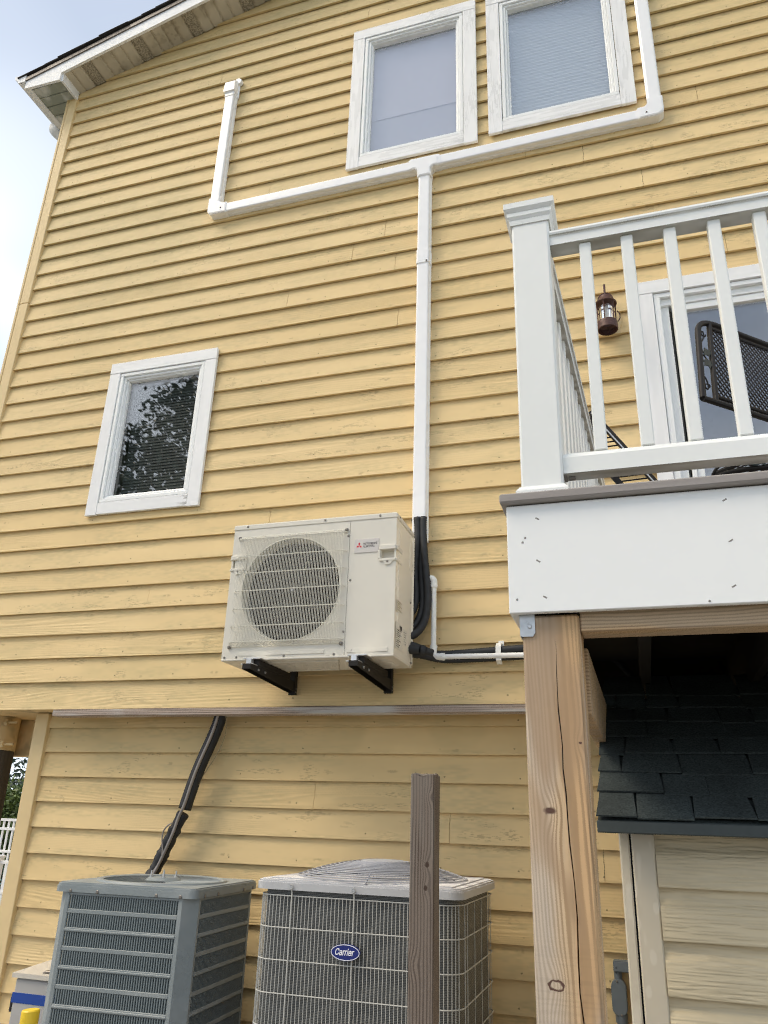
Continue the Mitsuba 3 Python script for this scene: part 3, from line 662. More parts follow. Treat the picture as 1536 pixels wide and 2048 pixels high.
# maker's plate: emblem of three diamonds and two lines of letters
pl = add(f'{HP}__maker_plate', cb(-1.364, -1.228, af - .004, af - .0004, 2.828, 2.905, .001), 'badge_plate', label='small light plate with a red three-diamond emblem and maker name')
ex, ez, er = -1.337, 2.868, .0185
dm = []
for k in range(3):
    a_ = math.pi / 2 + k * 2 * math.pi / 3; u = np.array([math.cos(a_), math.sin(a_)]); v = np.array([-u[1], u[0]])
    dm.append(prism([(ex, ez), tuple(np.array([ex, ez]) + u * er * .5 + v * er * .29), tuple(np.array([ex, ez]) + u * er), tuple(np.array([ex, ez]) + u * er * .5 - v * er * .29)], af - .0048, af - .0041))
add(f'{pl}__emblem', cat(dm), 'print_red')
def text(t, x, z, hgt, y, width=None, slant=0.0, bold=True):
    m = meshkit.text_mesh(t, hgt, .0007, bold); v = m.vertices.copy()
    if width: v[:, 0] *= width / (v[:, 0].max() - v[:, 0].min())
    v[:, 0] -= v[:, 0].min(); v[:, 0] += slant * v[:, 1]
    m.vertices = np.stack([x + v[:, 0], y - v[:, 2], z + v[:, 1]], 1); return m
add(f'{pl}__lettering', cat([text('MITSUBISHI', -1.3125, 2.872, .0105, af - .0041, .076), text('ELECTRIC', -1.3125, 2.857, .0105, af - .0041, .062)]), 'print_dark')
# stickers on the right side: two blocks of small print and a bar code
st = add(f'{HP}__sticker', cat([bx(ax1 + .0026, ax1 + .0031, -.425, -.30, 2.325, 2.46), bx(ax1 + .0026, ax1 + .0031, -.425, -.31, 2.515, 2.575), bx(ax1 + .0026, ax1 + .0031, -.292, -.225, 2.365, 2.45)]), 'sticker')
pr_ = [bx(ax1 + .0032, ax1 + .0035, -.36, -.315, 2.4265, 2.4278)]
for k in range(9): pr_.append(bx(ax1 + .0032, ax1 + .0035, -.415, -.415 + .05 + .04 * rng.random(), 2.335 + .0105 * k, 2.339 + .0105 * k))
for k in range(10): pr_.append(bx(ax1 + .0032, ax1 + .0035, -.36 + .0045 * k, -.358 + .0045 * k + .0015 * (k % 3), 2.428, 2.452))
for k in range(6): pr_.append(bx(ax1 + .0032, ax1 + .0035, -.283, -.283 + .03 + .022 * rng.random(), 2.372 + .012 * k, 2.3745 + .012 * k))
add(f'{st}__small_print', cat(pr_), 'print_dark', kind='stuff')
add(f'{st}__heading', cat([bx(ax1 + .0032, ax1 + .0035, -.415, -.33 - .03 * (k % 2), 2.522 + .011 * k, 2.528 + .011 * k) for k in range(5)]), 'print_brown')
for x, z in [(-2.006, 3.030), (-1.54, 3.030), (-1.225, 3.030)]: add(f'{HP}__screw', screw(x, af - .004, z, .0065), 'screw_steel')
for x, z in [(-2.071, 2.296), (-2.0, 2.296), (-1.727, 2.296), (-1.45, 2.296), (-1.353, 2.313), (-1.380, 2.682), (-1.402, 2.93), (-1.404, 2.41)]: add(f'{HP}__screw', screw(x, af, z, .006), 'screw_steel')
for y, z in [(-.40, 3.03), (-.20, 3.03), (-.17, 2.62), (-.14, 2.30)]:
    add(f'{HP}__screw', lathe([(0, .007), (.005, .007), (.006, .003), (.006, 0)], 10, (ax1, y, z), 'x'), 'screw_steel')
BX = (-1.8625, -1.2925)
for xf in BX:
    add(f'{HP}__foot', cb(xf - .055, xf + .045, af - .075, af + .03, az0 - .0075, az0 - .0001, .002), 'bright_steel')
GB = 'wall brackets under the heat pump'
for lab, xb in (('black steel wall bracket under the left foot of the wall-hung heat pump', BX[0]), ('black steel wall bracket under the right foot of the wall-hung heat pump', BX[1])):
    B = thing('wall_bracket', lab, 'bracket', GB)
    zt_, yfr = az0 - .043, -.585
    def web(x0_, x1_): return hexa([[x0_, yfr, zt_ - .028], [x1_, yfr, zt_ - .028], [x1_, -.006, zt_ - .058], [x0_, -.006, zt_ - .058], [x0_, yfr, zt_], [x1_, yfr, zt_], [x1_, -.006, zt_], [x0_, -.006, zt_]])
    add(f'{B}__arm', cat([web(xb - .0235, xb - .0205), web(xb + .0205, xb + .0235), cb(xb - .0204, xb + .0204, yfr + .003, -.006, zt_ - .003, zt_, .001), cb(xb - .0204, xb + .0204, yfr, yfr + .0028, zt_ - .027, zt_, .001)]), 'black_steel')
    add(f'{B}__cross_rail', cat([cb(xb - .012, xb + .026, -.50, -.10, zt_ + .001, az0 - .0085, .003)]), 'black_steel')
    add(f'{B}__clamp_plate', cat([cb(xb - .05, xb + .02, yfr + .03, -.505, zt_ + .0005, zt_ + .006, .001), cb(xb - .03, xb + .0, yfr + .045, -.51, zt_ + .0062, az0 - .008, .002)]), 'bright_steel')
    add(f'{B}__upright', cat([cb(xb - .026, xb + .026, -.0045, -.0005, az0 - .113, az0 + .30, .001), cb(xb + .0238, xb + .0265, -.038, -.005, az0 - .113, az0 + .30, .001)]), 'black_steel')
    for y, z in ((-.50, zt_ - .019), (-.42, zt_ - .018)):
        add(f'{B}__bolt', lathe([(0, .005), (.0065, .005), (.0065, 0)], 6, (xb + .0235, y, z), 'x'), 'bright_steel')
    for z in (az0 - .10, az0 - .082): add(f'{B}__bolt', lathe([(0, .005), (.0055, .005), (.0055, 0)], 6, (xb + .0265, -.02, z), 'x'), 'screw_steel')

# ------------------------------------------------------------------ insulated lines beside the heat pump
RL_ = thing('insulated_pipes', 'bundle of black foam-insulated pipes looping beside the wall-hung heat pump', 'pipes')
end = [(2.52, 0), (2.475, .02), (2.44, .0), (2.41, -.01)]
for k, (xs_, loop, zend) in enumerate([(-1.152, -1.160, 2.555), (-1.132, -1.132, 2.50), (-1.110, -1.098, 2.455), (-1.092, -1.064, 2.425)]):
    yy = -.035 - .022 * (k % 2)
    pts = spline([(xs_, yy, 3.16), (xs_ + .003, yy, 3.0), (loop - .004, yy - .01, 2.80), (loop + .004, yy - .02, 2.66 - .02 * k), (loop - .022, yy - .04, zend + .075), (loop - .075, yy - .07, zend + .02), (ax1 - .06 - .0 * k, -.115 - .025 * (k % 2), zend + .012), (ax1 - .11, -.14, zend + .02)], 8)
    add(f'{RL_}__pipe', tube(pts, .0205, 12), 'foam_rubber', True)
add(f'{RL_}__pipe', tube(spline([(ax1 - .05, -.14, 2.395), (-1.09, -.10, 2.385), (-1.03, -.05, 2.365), (-.93, -.035, 2.362), (-.72, -.034, 2.372), (-.50, -.033, 2.382), (-.32, -.033, 2.378), (-.12, -.03, 2.33), (-.0, .0 - .03, 2.20), (.06, -.03, 2.12), (.10, .06, 2.055), (.16, .11, 2.0), (.26, .12, 1.93), (.4, .12, 1.92)], 8), .021, 12), 'foam_rubber', True)
add(f'{RL_}__pipe', tube(spline([(ax1 - .05, -.12, 2.345), (-1.08, -.09, 2.348), (-1.0, -.045, 2.335), (-.9, -.028, 2.333), (-.60, -.028, 2.34), (-.30, -.028, 2.345), (-.1, -.028, 2.335)], 8), .0185, 12), 'foam_rubber', True)
add(f'{RL_}__valve', cat([tube([(ax1 + .004, -.165, 2.368), (ax1 + .06, -.165, 2.362)], [.024, .021], 14), tube([(ax1 + .06, -.165, 2.362), (ax1 + .085, -.155, 2.36)], [.028, .028], 14), tube([(ax1 + .085, -.155, 2.36), (ax1 + .12, -.13, 2.352)], [.021, .019], 12)]), 'foam_rubber', 40)
for x in (-.675,):
    add(f'{RL_}__strap', cat([tube([(x, .0, 2.415), (x, -.035, 2.412), (x, -.061, 2.39), (x, -.064, 2.35), (x, -.058, 2.32), (x, -.02, 2.305)], 1, prof=[(.014, .0022), (-.014, .0022), (-.014, -.0022), (.014, -.0022)]), cb(x - .008, x + .022, -.005, .001, 2.40, 2.432, .003)]), 'pvc_white', label='white clamp strap')
DP = thing('drain_pipe', 'white plastic drain pipe with elbows bending right from the heat pump', 'pipe')
r = .0142; xd, yd, zd = -1.026, -.058, 2.345
add(f'{DP}__pipe', tube([(xd, yd, 2.735), (xd, yd, zd + .018)], r, 16), 'pvc_white', 40)
add(f'{DP}__pipe', tube([(xd + .02, yd - .0, zd), (-.30, yd, zd - .006)], r, 16), 'pvc_white', 40)
add(f'{DP}__elbow', cat([tube(fillet([(xd - .05, yd + .01, 2.793), (xd, yd, 2.785), (xd, yd, 2.735)], .034, 8), .0185, 16), tube([(xd, yd, 2.748), (xd, yd, 2.732)], .0205, 16)]), 'pvc_white', 40)
add(f'{DP}__elbow', cat([tube(fillet([(xd, yd, zd + .055), (xd, yd, zd), (xd + .055, yd, zd)], .034, 8), .0185, 16), tube([(xd, yd, zd + .062), (xd, yd, zd + .046)], .0205, 16), tube([(xd + .046, yd, zd), (xd + .062, yd, zd)], .0205, 16)]), 'pvc_white', 40)

LS = thing('line_set', 'torn black insulation and copper line running down the lower wall to the grey condenser', 'pipe')
pts = spline([(-2.33, .07, 2.20), (-2.352, .085, 2.06), (-2.395, .10, 1.95), (-2.455, .10, 1.80), (-2.50, .10, 1.66), (-2.53, .10, 1.545)], 8)
add(f'{LS}__insulation', tube(pts, .037, 14), 'foam_rubber', True)
n = 14; V = spline([(-2.535, .10, 1.522), (-2.575, .10, 1.44), (-2.62, .10, 1.34), (-2.66, .095, 1.245), (-2.70, .07, 1.15), (-2.72, -.02, 1.05), (-2.62, -.08, 1.0)], 8)
rr = .033 + .011 * (meshkit.noise(np.c_[np.arange(len(V)) * .83, 0 * V[:, 0], 0 * V[:, 0]], 2) - .4)
add(f'{LS}__insulation', tube(V, rr, 14), 'foam_rubber', 70, label='ragged lower sleeve of insulation')
cp = spline([(-2.33, .052, 2.19), (-2.35, .048, 2.06), (-2.385, .058, 1.95), (-2.443, .058, 1.80), (-2.486, .058, 1.66), (-2.520, .060, 1.545), (-2.54, .062, 1.50), (-2.555, .058, 1.44), (-2.59, .055, 1.34), (-2.63, .055, 1.245), (-2.67, .03, 1.15), (-2.69, -.05, 1.05)], 6)
add(f'{LS}__copper_pipe', tube(cp, .009, 8), 'copper_grey', True)
add(f'{LS}__cable', tube(spline([(-2.305, .06, 2.06), (-2.34, .11, 1.9), (-2.40, .12, 1.80), (-2.44, .12, 1.74), (-2.455, .10, 1.68)], 6), .0025, 6), 'print_brown', True)
add(f'{LS}__cable', tube(spline([(-2.575, .055, 1.47), (-2.62, .05, 1.37), (-2.61, .052, 1.30), (-2.655, .055, 1.22), (-2.69, .02, 1.12)], 6), .004, 6), 'copper_grey', True)

# ------------------------------------------------------------------ the two ground condensers
def on_platform(): pass
ST = thing('equipment_platform', 'low timber platform under the two ground condensers', 'platform')
add(f'{ST}__deck', cb(-2.95, -.55, -.90, .14, .34, .38, .004), 'weathered_wood')
for x in (-2.85, -1.75, -.65):
    for y in (-.82, .06): add(f'{ST}__leg', cb(x - .045, x + .045, y - .045, y + .045, 0, .3395, .004), 'weathered_wood')

GC = thing('condenser', 'blue-grey louvred condenser with chamfered corners, left of the two ground units', 'air conditioner')
wq, th_ = .69, .061   # plan size from corner to corner of the cap's rounded outline
Bc = np.array([-1.961, -.688]); ux = np.array([math.cos(th_), math.sin(th_)]); uy = np.array([-ux[1], ux[0]]); ctr = Bc - ux * wq / 2 + uy * wq / 2
def GL(m):
    m = rot(m, th_); m.apply_translation([ctr[0], ctr[1], 0]); return m
hw = wq / 2 + .017; zc = 1.167; ch = .055
def octo(h, c): return Polygon([(-h + c, -h), (h - c, -h), (h, -h + c), (h, h - c), (h - c, h), (-h + c, h), (-h, h - c), (-h, -h + c)])
cap = sbox(-hw + .04, -hw + .04, hw - .04, hw - .04).buffer(.04, 6)
hole = Point(0, 0).buffer(.285, 40)
add(f'{GC}__top_cover', GL(cat([prism(cap, zc, zc + .026, 'xy'), prism(cap.buffer(-.004).difference(hole), zc + .026, zc + .036, 'xy'), prism(cap.buffer(-.014).difference(hole), zc + .036, zc + .041, 'xy')])), 'grey_paint', 40)
add(f'{GC}__fan_ring', GL(lathe([(.318, zc + .040), (.312, zc + .048), (.298, zc + .051), (.285, zc + .046), (.276, zc + .02), (.272, zc - .02), (.29, zc - .021)], 56)), 'grey_paint', 40)
fins = []
for k in range(84):
    a_ = k * 2 * math.pi / 84
    f_ = hexa([[.085, -.0012, zc + .028], [.275, -.0012, zc + .031], [.275, .0012, zc + .031], [.085, .0012, zc + .028], [.085, .009, zc + .043], [.275, .012, zc + .047], [.275, .0144, zc + .047], [.085, .0114, zc + .043]])
    fins.append(rot(f_, a_))
add(f'{GC}__fan_guard', GL(cat(fins)), 'grey_paint', kind='stuff')
add(f'{GC}__motor_plate', GL(lathe([(0, zc + .058), (.07, zc + .056), (.088, .044 + zc), (.088, .03 + zc), (0, zc + .03)], 32)), 'grey_paint', 30)
for k in range(4):
    a_ = .5 + k * math.pi / 2; add(f'{GC}__motor_bolt', GL(cat([mv(lathe([(0, zc + .086), (.004, zc + .086), (.004, zc + .05)], 8), (.06 * math.cos(a_), .06 * math.sin(a_), 0)), mv(lathe([(0, zc + .068), (.009, zc + .068), (.009, zc + .055)], 6), (.06 * math.cos(a_), .06 * math.sin(a_), 0))])), 'bright_steel')
hb = hw - .010
zb_ = .38
add(f'{GC}__core', GL(prism(octo(hb - .028, ch), zb_, zc - .001, 'xy')), 'unit_dark')
for k in range(4):
    cpost = prism([(hb - ch - .018, -hb), (hb - ch, -hb - .001), (hb + .001, -hb + ch), (hb, -hb + ch + .018), (hb - .02, -hb + ch + .012), (hb - ch - .012, -hb + .02)], zb_, zc - .0005, 'xy')
    add(f'{GC}__corner_post', GL(rot(cpost, k * math.pi / 2)), 'grey_paint')
pitch, sl = .0757, .057
half = hb - ch - .0185
for k in range(2):       # only the front and the right side, the two in view, get louvres
    for rI in range(10):
        zt_ = zc - .012 - rI * pitch
        band = [cb(-half, half, -hb, -hb + .012, zt_ - pitch + .0005, zt_ - sl, .002)]
        if rI == 0: band.append(cb(-half, half, -hb, -hb + .012, zt_, zc - .001, .002))
        if rI % 2: band.append(cb(-half, half, -hb - .004, -hb + .001, zt_ - pitch + .004, zt_ - pitch + .012, .002))
        pan_k = add(f'{GC}__louvre_panel', GL(rot(cat(band), k * math.pi / 2)), 'grey_paint')
        nf = 46; fl = []
        for i in range(nf + 1):
            x = -half + 2 * half * i / nf
            fl.append(hexa([[x - .0024, -hb + .001, zt_ - sl], [x + .0022, -hb + .001, zt_ - sl], [x + .0040, -hb + .008, zt_ - sl], [x + .0012, -hb + .008, zt_ - sl], [x - .0024, -hb + .001, zt_], [x + .0022, -hb + .001, zt_], [x + .0040, -hb + .008, zt_], [x + .0012, -hb + .008, zt_]]))
        add(f'{pan_k}__louvre', GL(rot(cat(fl), k * math.pi / 2)), 'grey_louver', kind='stuff')
for k in range(2):
    for x in (-.27, -.13, .17, .29):
        add(f'{GC}__cap_screw', GL(rot(screw(x, -hw - .0005, zc + .006, .008), k * math.pi / 2)), 'screw_steel')

CA = thing('condenser', 'pale grey condenser with rounded corners in a wire guard, domed top and blue oval badge', 'air conditioner')
cx0, cx1, cy0, cy1, czt = -1.617, -.715, -.803, -.022, 1.272
rr_ = .085
capp = Polygon([(cx0 + .035, cy0), (cx1 - .075, cy0), (cx1, cy0 + .075), (cx1, cy1), (cx0, cy1), (cx0, cy0 + .035)]).buffer(-.02).buffer(.02, 5)
capp = sbox(cx0, cy0, cx1, cy1).buffer(-.06).buffer(.06, 4)
ccx, ccy = (cx0 + cx1) / 2, (cy0 + cy1) / 2
fo = Point(ccx, ccy).buffer(.33, 40)
add(f'{CA}__top_cover', cat([prism(capp, czt - .036, czt - .008, 'xy'), prism(capp.buffer(-.006), czt - .008, czt - .001, 'xy'), prism(capp.buffer(-.016).difference(fo), czt - .001, czt + .003, 'xy'), prism(capp.buffer(-.05).difference(fo), czt + .003, czt + .008, 'xy')]), 'dusty_metal', 40)
inn = sbox(cx0 + .012, cy0 + .012, cx1 - .012, cy1 - .012).buffer(-rr_).buffer(rr_, 8)
coil = inn.buffer(-.018)
add(f'{CA}__coil', prism(coil, zb_, czt - .0365, 'xy'), 'coil_dark', 40)
add(f'{CA}__base', prism(inn, zb_ - .0, zb_ + .05, 'xy'), 'dusty_metal')
ring = inn.exterior; Lr = ring.length; n_w = int(Lr / .0162); wires = []
ztop = czt - .055
for i in range(n_w):
    p = ring.interpolate(i * Lr / n_w)
    if p.x > cx1 - .02 and i % 9: continue          # the service side carries only a few rods
    wires.append(tube([(p.x, p.y, zb_ + .03), (p.x, p.y, ztop)], .0019, 5))
add(f'{CA}__wire_guard', cat(wires), 'guard_wire', True, kind='stuff')
rp = np.array([ring.interpolate(i * Lr / 160).coords[0] for i in range(160)])
for z in (ztop - .003, ztop - .122, ztop - .240, ztop - .358, ztop - .474, ztop - .59, ztop - .70):
    add(f'{CA}__guard_ring', tube(np.c_[rp, np.full(160, z)], .0026, 6, closed=True), 'guard_wire', True)
for x in (-1.44, -1.165, -.89):
    sp = add(f'{CA}__support_rod', tube(fillet([(x, cy0 + .007, zb_ + .03), (x, cy0 + .007, ztop + .01), (x, cy0 - .004, czt - .026)], .01, 3), .0034, 7), 'guard_wire', True)
    add(f'{sp}__hook', cat([tube(np.array([(x + .008 * math.cos(t), cy0 - .006, czt - .022 + .008 * math.sin(t)) for t in np.linspace(0, 6.28, 13)[:-1]]), .0024, 6, closed=True), screw(x, cy0 - .004, czt - .022, .005)]), 'bright_steel')
# dome of rings and spokes over a dark fan well
add(f'{CA}__fan_well', lathe([(.33, czt + .002), (.325, czt - .06), (.0, czt - .061)], 48, (ccx, ccy, 0)), 'unit_dark')
dome = lambda r: czt + .010 + .070 * (1 - (r / .385) ** 2.0)
add(f'{CA}__motor_disc', lathe([(0, dome(0) + .004), (.09, dome(.09) + .004), (.105, dome(.105) - .001), (.10, dome(.1) - .02), (0, dome(.1) - .02)], 36, (ccx, ccy, 0)), 'dome_wire', 40)
for r_ in np.linspace(.120, .380, 14):
    t = np.linspace(0, 2 * np.pi, 72, endpoint=False)
    add(f'{CA}__dome_ring', tube(np.c_[ccx + r_ * np.cos(t), ccy + r_ * np.sin(t), np.full(72, dome(r_))], .0028, 6, closed=True), 'dome_wire', True)
for k in range(6):
    a_ = k * math.pi / 3 + math.radians(97); rs = np.linspace(.09, .388, 10)
    add(f'{CA}__dome_spoke', tube(np.c_[ccx + rs * math.cos(a_), ccy + rs * math.sin(a_), [dome(r) - .006 for r in rs]], .0042, 7), 'dome_wire', True)
# badge
bg = affinity.scale(Point(0, 0).buffer(1, 40), .0615, .0295)
def badge(p, y0_, y1_): m = prism(p, y0_, y1_); m.apply_translation([-1.189, 0, 1.026]); return m
yb = cy0 + .006
bk = add(f'{CA}__badge', badge(bg, yb - .012, yb - .002), 'badge_blue', label='dark blue oval badge with white script lettering and rim')
add(f'{bk}__rim', badge(bg.buffer(-.0012).difference(bg.buffer(-.0036)), yb - .0128, yb - .0121), 'print_white')
tm = text('Carrier', 0, 0, .0225, 0, .079, .22, True); tm.apply_translation([-1.233, yb - .0121, 1.0165])
add(f'{bk}__lettering', tm, 'print_white')

# ------------------------------------------------------------------ weathered post in front of the pale condenser
FP = thing('fence_post', 'weathered square timber post standing in front of the pale condenser', 'post')
m = cb(-.820, -.731, -1.20, -1.111, -.05, 1.683, .004); m = trimesh.Trimesh(*trimesh.remesh.subdivide_to_size(m.vertices, m.faces, .03), process=False); m.merge_vertices()
v = m.vertices; d = meshkit.noise(np.stack([v[:, 0] * 60, v[:, 1] * 60, v[:, 2] * 2.5], 1), 3) - .5
m.vertices[:, 2] += np.where(v[:, 2] > 1.675, (d) * .014, 0); m.vertices[:, 0] += (meshkit.noise(np.stack([0 * v[:, 0], v[:, 1] * 8, v[:, 2] * 3], 1), 5) - .5) * .005
add(f'{FP}__shaft', m, 'weathered_wood', 30)

# ------------------------------------------------------------------ deck
DK = thing('deck', 'raised deck with a white fascia, grey-brown boards and brown timber posts', 'deck')
dl, dr_, yf = -.290, 3.35, -2.200
ft, fb_ = 2.303, 2.012
fa = add(f'{DK}__fascia', cb(dl, dr_, yf, yf + .02, fb_, ft, .002), 'vinyl')
for x, z in ((-.21, 2.262), (-.212, 2.146), (-.199, 2.05), (.246, 2.166), (.239, 2.053), (.245, 2.272)):
    k = add(f'{fa}__screw_slot', rot(bx(-.0055, .0055, yf - .0006, yf + .001, -.0018, .0018), .55 if x < 0 else -.5, (0, 1, 0)), 'screw_steel'); 
    mesh = rot(bx(-.0055, .0055, yf - .0006, yf + .001, -.0018, .0018), .55 if x < 0 else -.5, (0, 1, 0)); mesh.apply_translation([x, 0, z]); scene[k] = mikit.ply(mesh, 'screw_steel')
for x, z in ((-.269, 2.047), (-.243, 2.211), (.182, 2.02), (-.25, 2.199)):
    add(f'{fa}__nail', lathe([(0, .001), (.0028, .001), (.003, 0)], 8, (x, yf, z), 'y'), 'screw_steel')
add(f'{DK}__fascia', cb(dl, dl + .02, yf + .021, -.03, fb_, ft, .002), 'vinyl')
for k in range(16):
    y0_ = yf - .022 + k * .1395
    add(f'{DK}__deck_board', cb(dl - .015, dr_, y0_, y0_ + .1385, 2.3065, 2.332, .004), 'deck_board')
add(f'{DK}__front_rim', cb(dl + .021, dr_, yf + .0215, yf + .06, 2.05, 2.3045, .003), 'joist_wood')
jx = dl + .022
add(f'{DK}__side_rim', cb(jx, jx + .038, yf + .061, -.04, 2.05, 2.3045, .003), 'joist_wood')
add(f'{DK}__underlayment', bx(dl + .06, dr_, yf + .062, -.042, 2.3000, 2.3045), 'unit_dark', label='added black sheet under the deck boards that deepens the shade')  # added sheet, keeps the space below the deck dark
x = .02
while x < dr_ - .1:
    add(f'{DK}__joist', cb(x, x + .038, yf + .061, -.04, 2.065, 2.2995, .003), 'joist_wood'); x += .406
add(f'{DK}__house_rim', cb(dl + .03, dr_, -.039, -.024, 2.11, 2.3045, .003), 'joist_wood')
add(f'{DK}__front_beam', cb(-.1195, dr_, yf + .035, yf + .115, 1.966, 2.049, .004), 'treated_beam')
add(f'{DK}__side_beam', cb(-.151, -.113, yf + .172, -.05, 1.785, 1.955, .003), 'treated_beam')
# the big post: a drying check runs down its face
p0 = tomani(cb(-.2625, -.1215, -2.170, -2.030, -.05, 2.0115, .006))
ck = [(-.181, 1.945), (-.1815, 1.90), (-.183, 1.867), (-.1835, 1.80), (-.183, 1.772), (-.178, 1.694), (-.1795, 1.643), (-.1755, 1.588), (-.1745, 1.53), (-.173, 1.481), (-.167, 1.397), (-.165, 1.33), (-.1675, 1.25), (-.168, 1.188), (-.163, 1.132), (-.158, 1.05), (-.16, .9), (-.15, .7)]
cuts = []
for i, (a, b) in enumerate(zip(ck, ck[1:])):
    w0, w1 = (.0002 + .0019 * min(1, i / 4) * (.7 + .5 * ((i * 37) % 5) / 5)), (.0002 + .0019 * min(1, (i + 1) / 4) * (.7 + .5 * (((i + 1) * 37) % 5) / 5))
    cuts.append(tomani(hexa([[a[0] - w0, -2.18, a[1] + .0005], [a[0] + w0, -2.18, a[1] + .0005], [a[0] + .0002, -2.135, a[1] + .0005], [a[0] - .0002, -2.135, a[1] + .0005], [b[0] - w1, -2.18, b[1]], [b[0] + w1, -2.18, b[1]], [b[0] + .0002, -2.135, b[1]], [b[0] - .0002, -2.135, b[1]]])))
p0 = p0 - m3.Manifold.batch_boolean(cuts, m3.OpType.Add)
PO = add(f'{DK}__post', frman(p0), 'treated_post', label='thick brown timber post with a long drying crack')
add(f'{PO}__bracket', cat([prism([(-.268, 2.030), (-.230, 2.030), (-.230, 1.966), (-.236, 1.957), (-.262, 1.957), (-.268, 1.961)], -2.1755, -2.1715), cb(-.268, -.2645, -2.171, -2.10, 1.957, 2.03, .001), screw(-.243, -2.1755, 1.982, .0055), lathe([(0, .0006), (.0035, .0005), (.004, 0)], 10, (-.249, -2.1755, 1.991), 'y')]), 'galvanised', label='galvanised corner bracket screwed to the post head')
add(f'{DK}__post', cb(3.2, 3.34, -2.170, -2.030, -.05, 2.0115, .006), 'joist_wood')

# ------------------------------------------------------------------ railing
RA = thing('railing', 'white vinyl railing with square balusters along the deck edge', 'railing')
pyf = -2.185
px0, px1 = -.2505, -.1385
def newel(x0_, x1_, y0_, tag=None):
    y1_ = y0_ + (x1_ - x0_)
    k = add(f'{RA}__post', cb(x0_, x1_, y0_, y1_, 2.3325, 3.255, .006), 'rail_vinyl', 30)
    cx, cy, hw_ = (x0_ + x1_) / 2, (y0_ + y1_) / 2, (x1_ - x0_) / 2
    def tier(h0, z0_, h1, z1_):
        v = [[cx - h0, cy - h0, z0_], [cx + h0, cy - h0, z0_], [cx + h0, cy + h0, z0_], [cx - h0, cy + h0, z0_], [cx - h1, cy - h1, z1_], [cx + h1, cy - h1, z1_], [cx + h1, cy + h1, z1_], [cx - h1, cy + h1, z1_]]
        return hexa(v)
    add(f'{k}__cap', cat([tier(hw_ + .004, 3.245, hw_ + .006, 3.262), tier(hw_ + .006, 3.2625, hw_ + .012, 3.272), tier(hw_ + .012, 3.2725, hw_ + .012, 3.287), tier(hw_ + .0125, 3.2875, hw_ + .021, 3.298), tier(hw_ + .021, 3.2985, hw_ + .021, 3.319), tier(hw_ + .021, 3.3195, .01, 3.352)]), 'rail_vinyl')
    add(f'{k}__base_trim', cat([tier(hw_ + .013, 2.3325, hw_ + .013, 2.347), tier(hw_ + .012, 2.3475, hw_ + .003, 2.361)]), 'rail_vinyl')
    return cx, cy
ncx, ncy = newel(px0, px1, pyf)
newel(3.22, 3.332, pyf)
ryc = ncy                       # rails centred on the posts
def rail_prof(top_):
    if top_:   # moulded cap over a square body; (across, height)
        r = [(-.029, .0), (.029, .0), (.029, .029), (.032, .032), (.036, .034), (.0385, .040), (.036, .048), (.028, .055), (.022, .061), (.012, .065), (-.012, .065), (-.022, .061), (-.028, .055), (-.036, .048), (-.0385, .040), (-.036, .034), (-.032, .032), (-.029, .029)]
    else:
        r = [(-.027, .0), (-.022, -.001), (.022, -.001), (.027, .0), (.027, .047), (.0255, .0485), (.019, .060), (.012, .064), (-.012, .064), (-.019, .060), (-.0255, .0485), (-.027, .047)]
    return Polygon(r)
ztr, zbr = 3.160, 2.398
yr = -2.141                     # middle of the front rails
def rail_x(top_, x0_, x1_, y, z):
    m = prism(rail_prof(top_), 0, 1, 'yz'); m.vertices = np.stack([x0_ + m.vertices[:, 0] * (x1_ - x0_), y + m.vertices[:, 1], z + m.vertices[:, 2]], 1); return m
add(f'{RA}__top_rail', rail_x(True, px1 + .0005, 3.2195, yr, ztr), 'rail_vinyl', 25)
add(f'{RA}__bottom_rail', rail_x(False, px1 + .0005, 3.2195, yr, zbr), 'rail_vinyl', 25)
add(f'{RA}__rail_bracket', cat([cb(px1 + .0002, px1 + .008, yr - .02, yr + .02, zbr - .006, zbr - .0015, .001), cb(px1 + .012, px1 + .03, yr - .008, yr + .008, zbr - .008, zbr - .0015, .002)]), 'screw_steel')
bw = .0172
for i in range(27):
    x = -.0365 + .1205 * i
    if x > 3.2: break
    add(f'{RA}__baluster', cb(x - bw, x + bw, yr - bw, yr + bw, zbr + .0645, ztr - .0005, .003), 'rail_vinyl')
# the run back to the wall
A0, A1 = np.array([-.178, pyf + .1125]), np.array([-.098, -.03])
Ls = np.linalg.norm(A1 - A0); aa = math.atan2(*(A1 - A0)[::-1])
def along(m): m = rot(m, aa); m.apply_translation([A0[0], A0[1], 0]); return m
add(f'{RA}__top_rail', along(rail_x(True, .0005, Ls, 0, ztr)), 'rail_vinyl', 25)
add(f'{RA}__bottom_rail', along(rail_x(False, .0005, Ls, 0, zbr)), 'rail_vinyl', 25)
for i in range(17):
    u = .075 + .1205 * i
    add(f'{RA}__baluster', along(cb(u - bw, u + bw, -bw, bw, zbr + .0645, ztr - .0005, .003)), 'rail_vinyl')
add(f'{RA}__wall_post', cb(-.125, -.075, -.075, -.024, 2.3325, 3.25, .004), 'rail_vinyl')

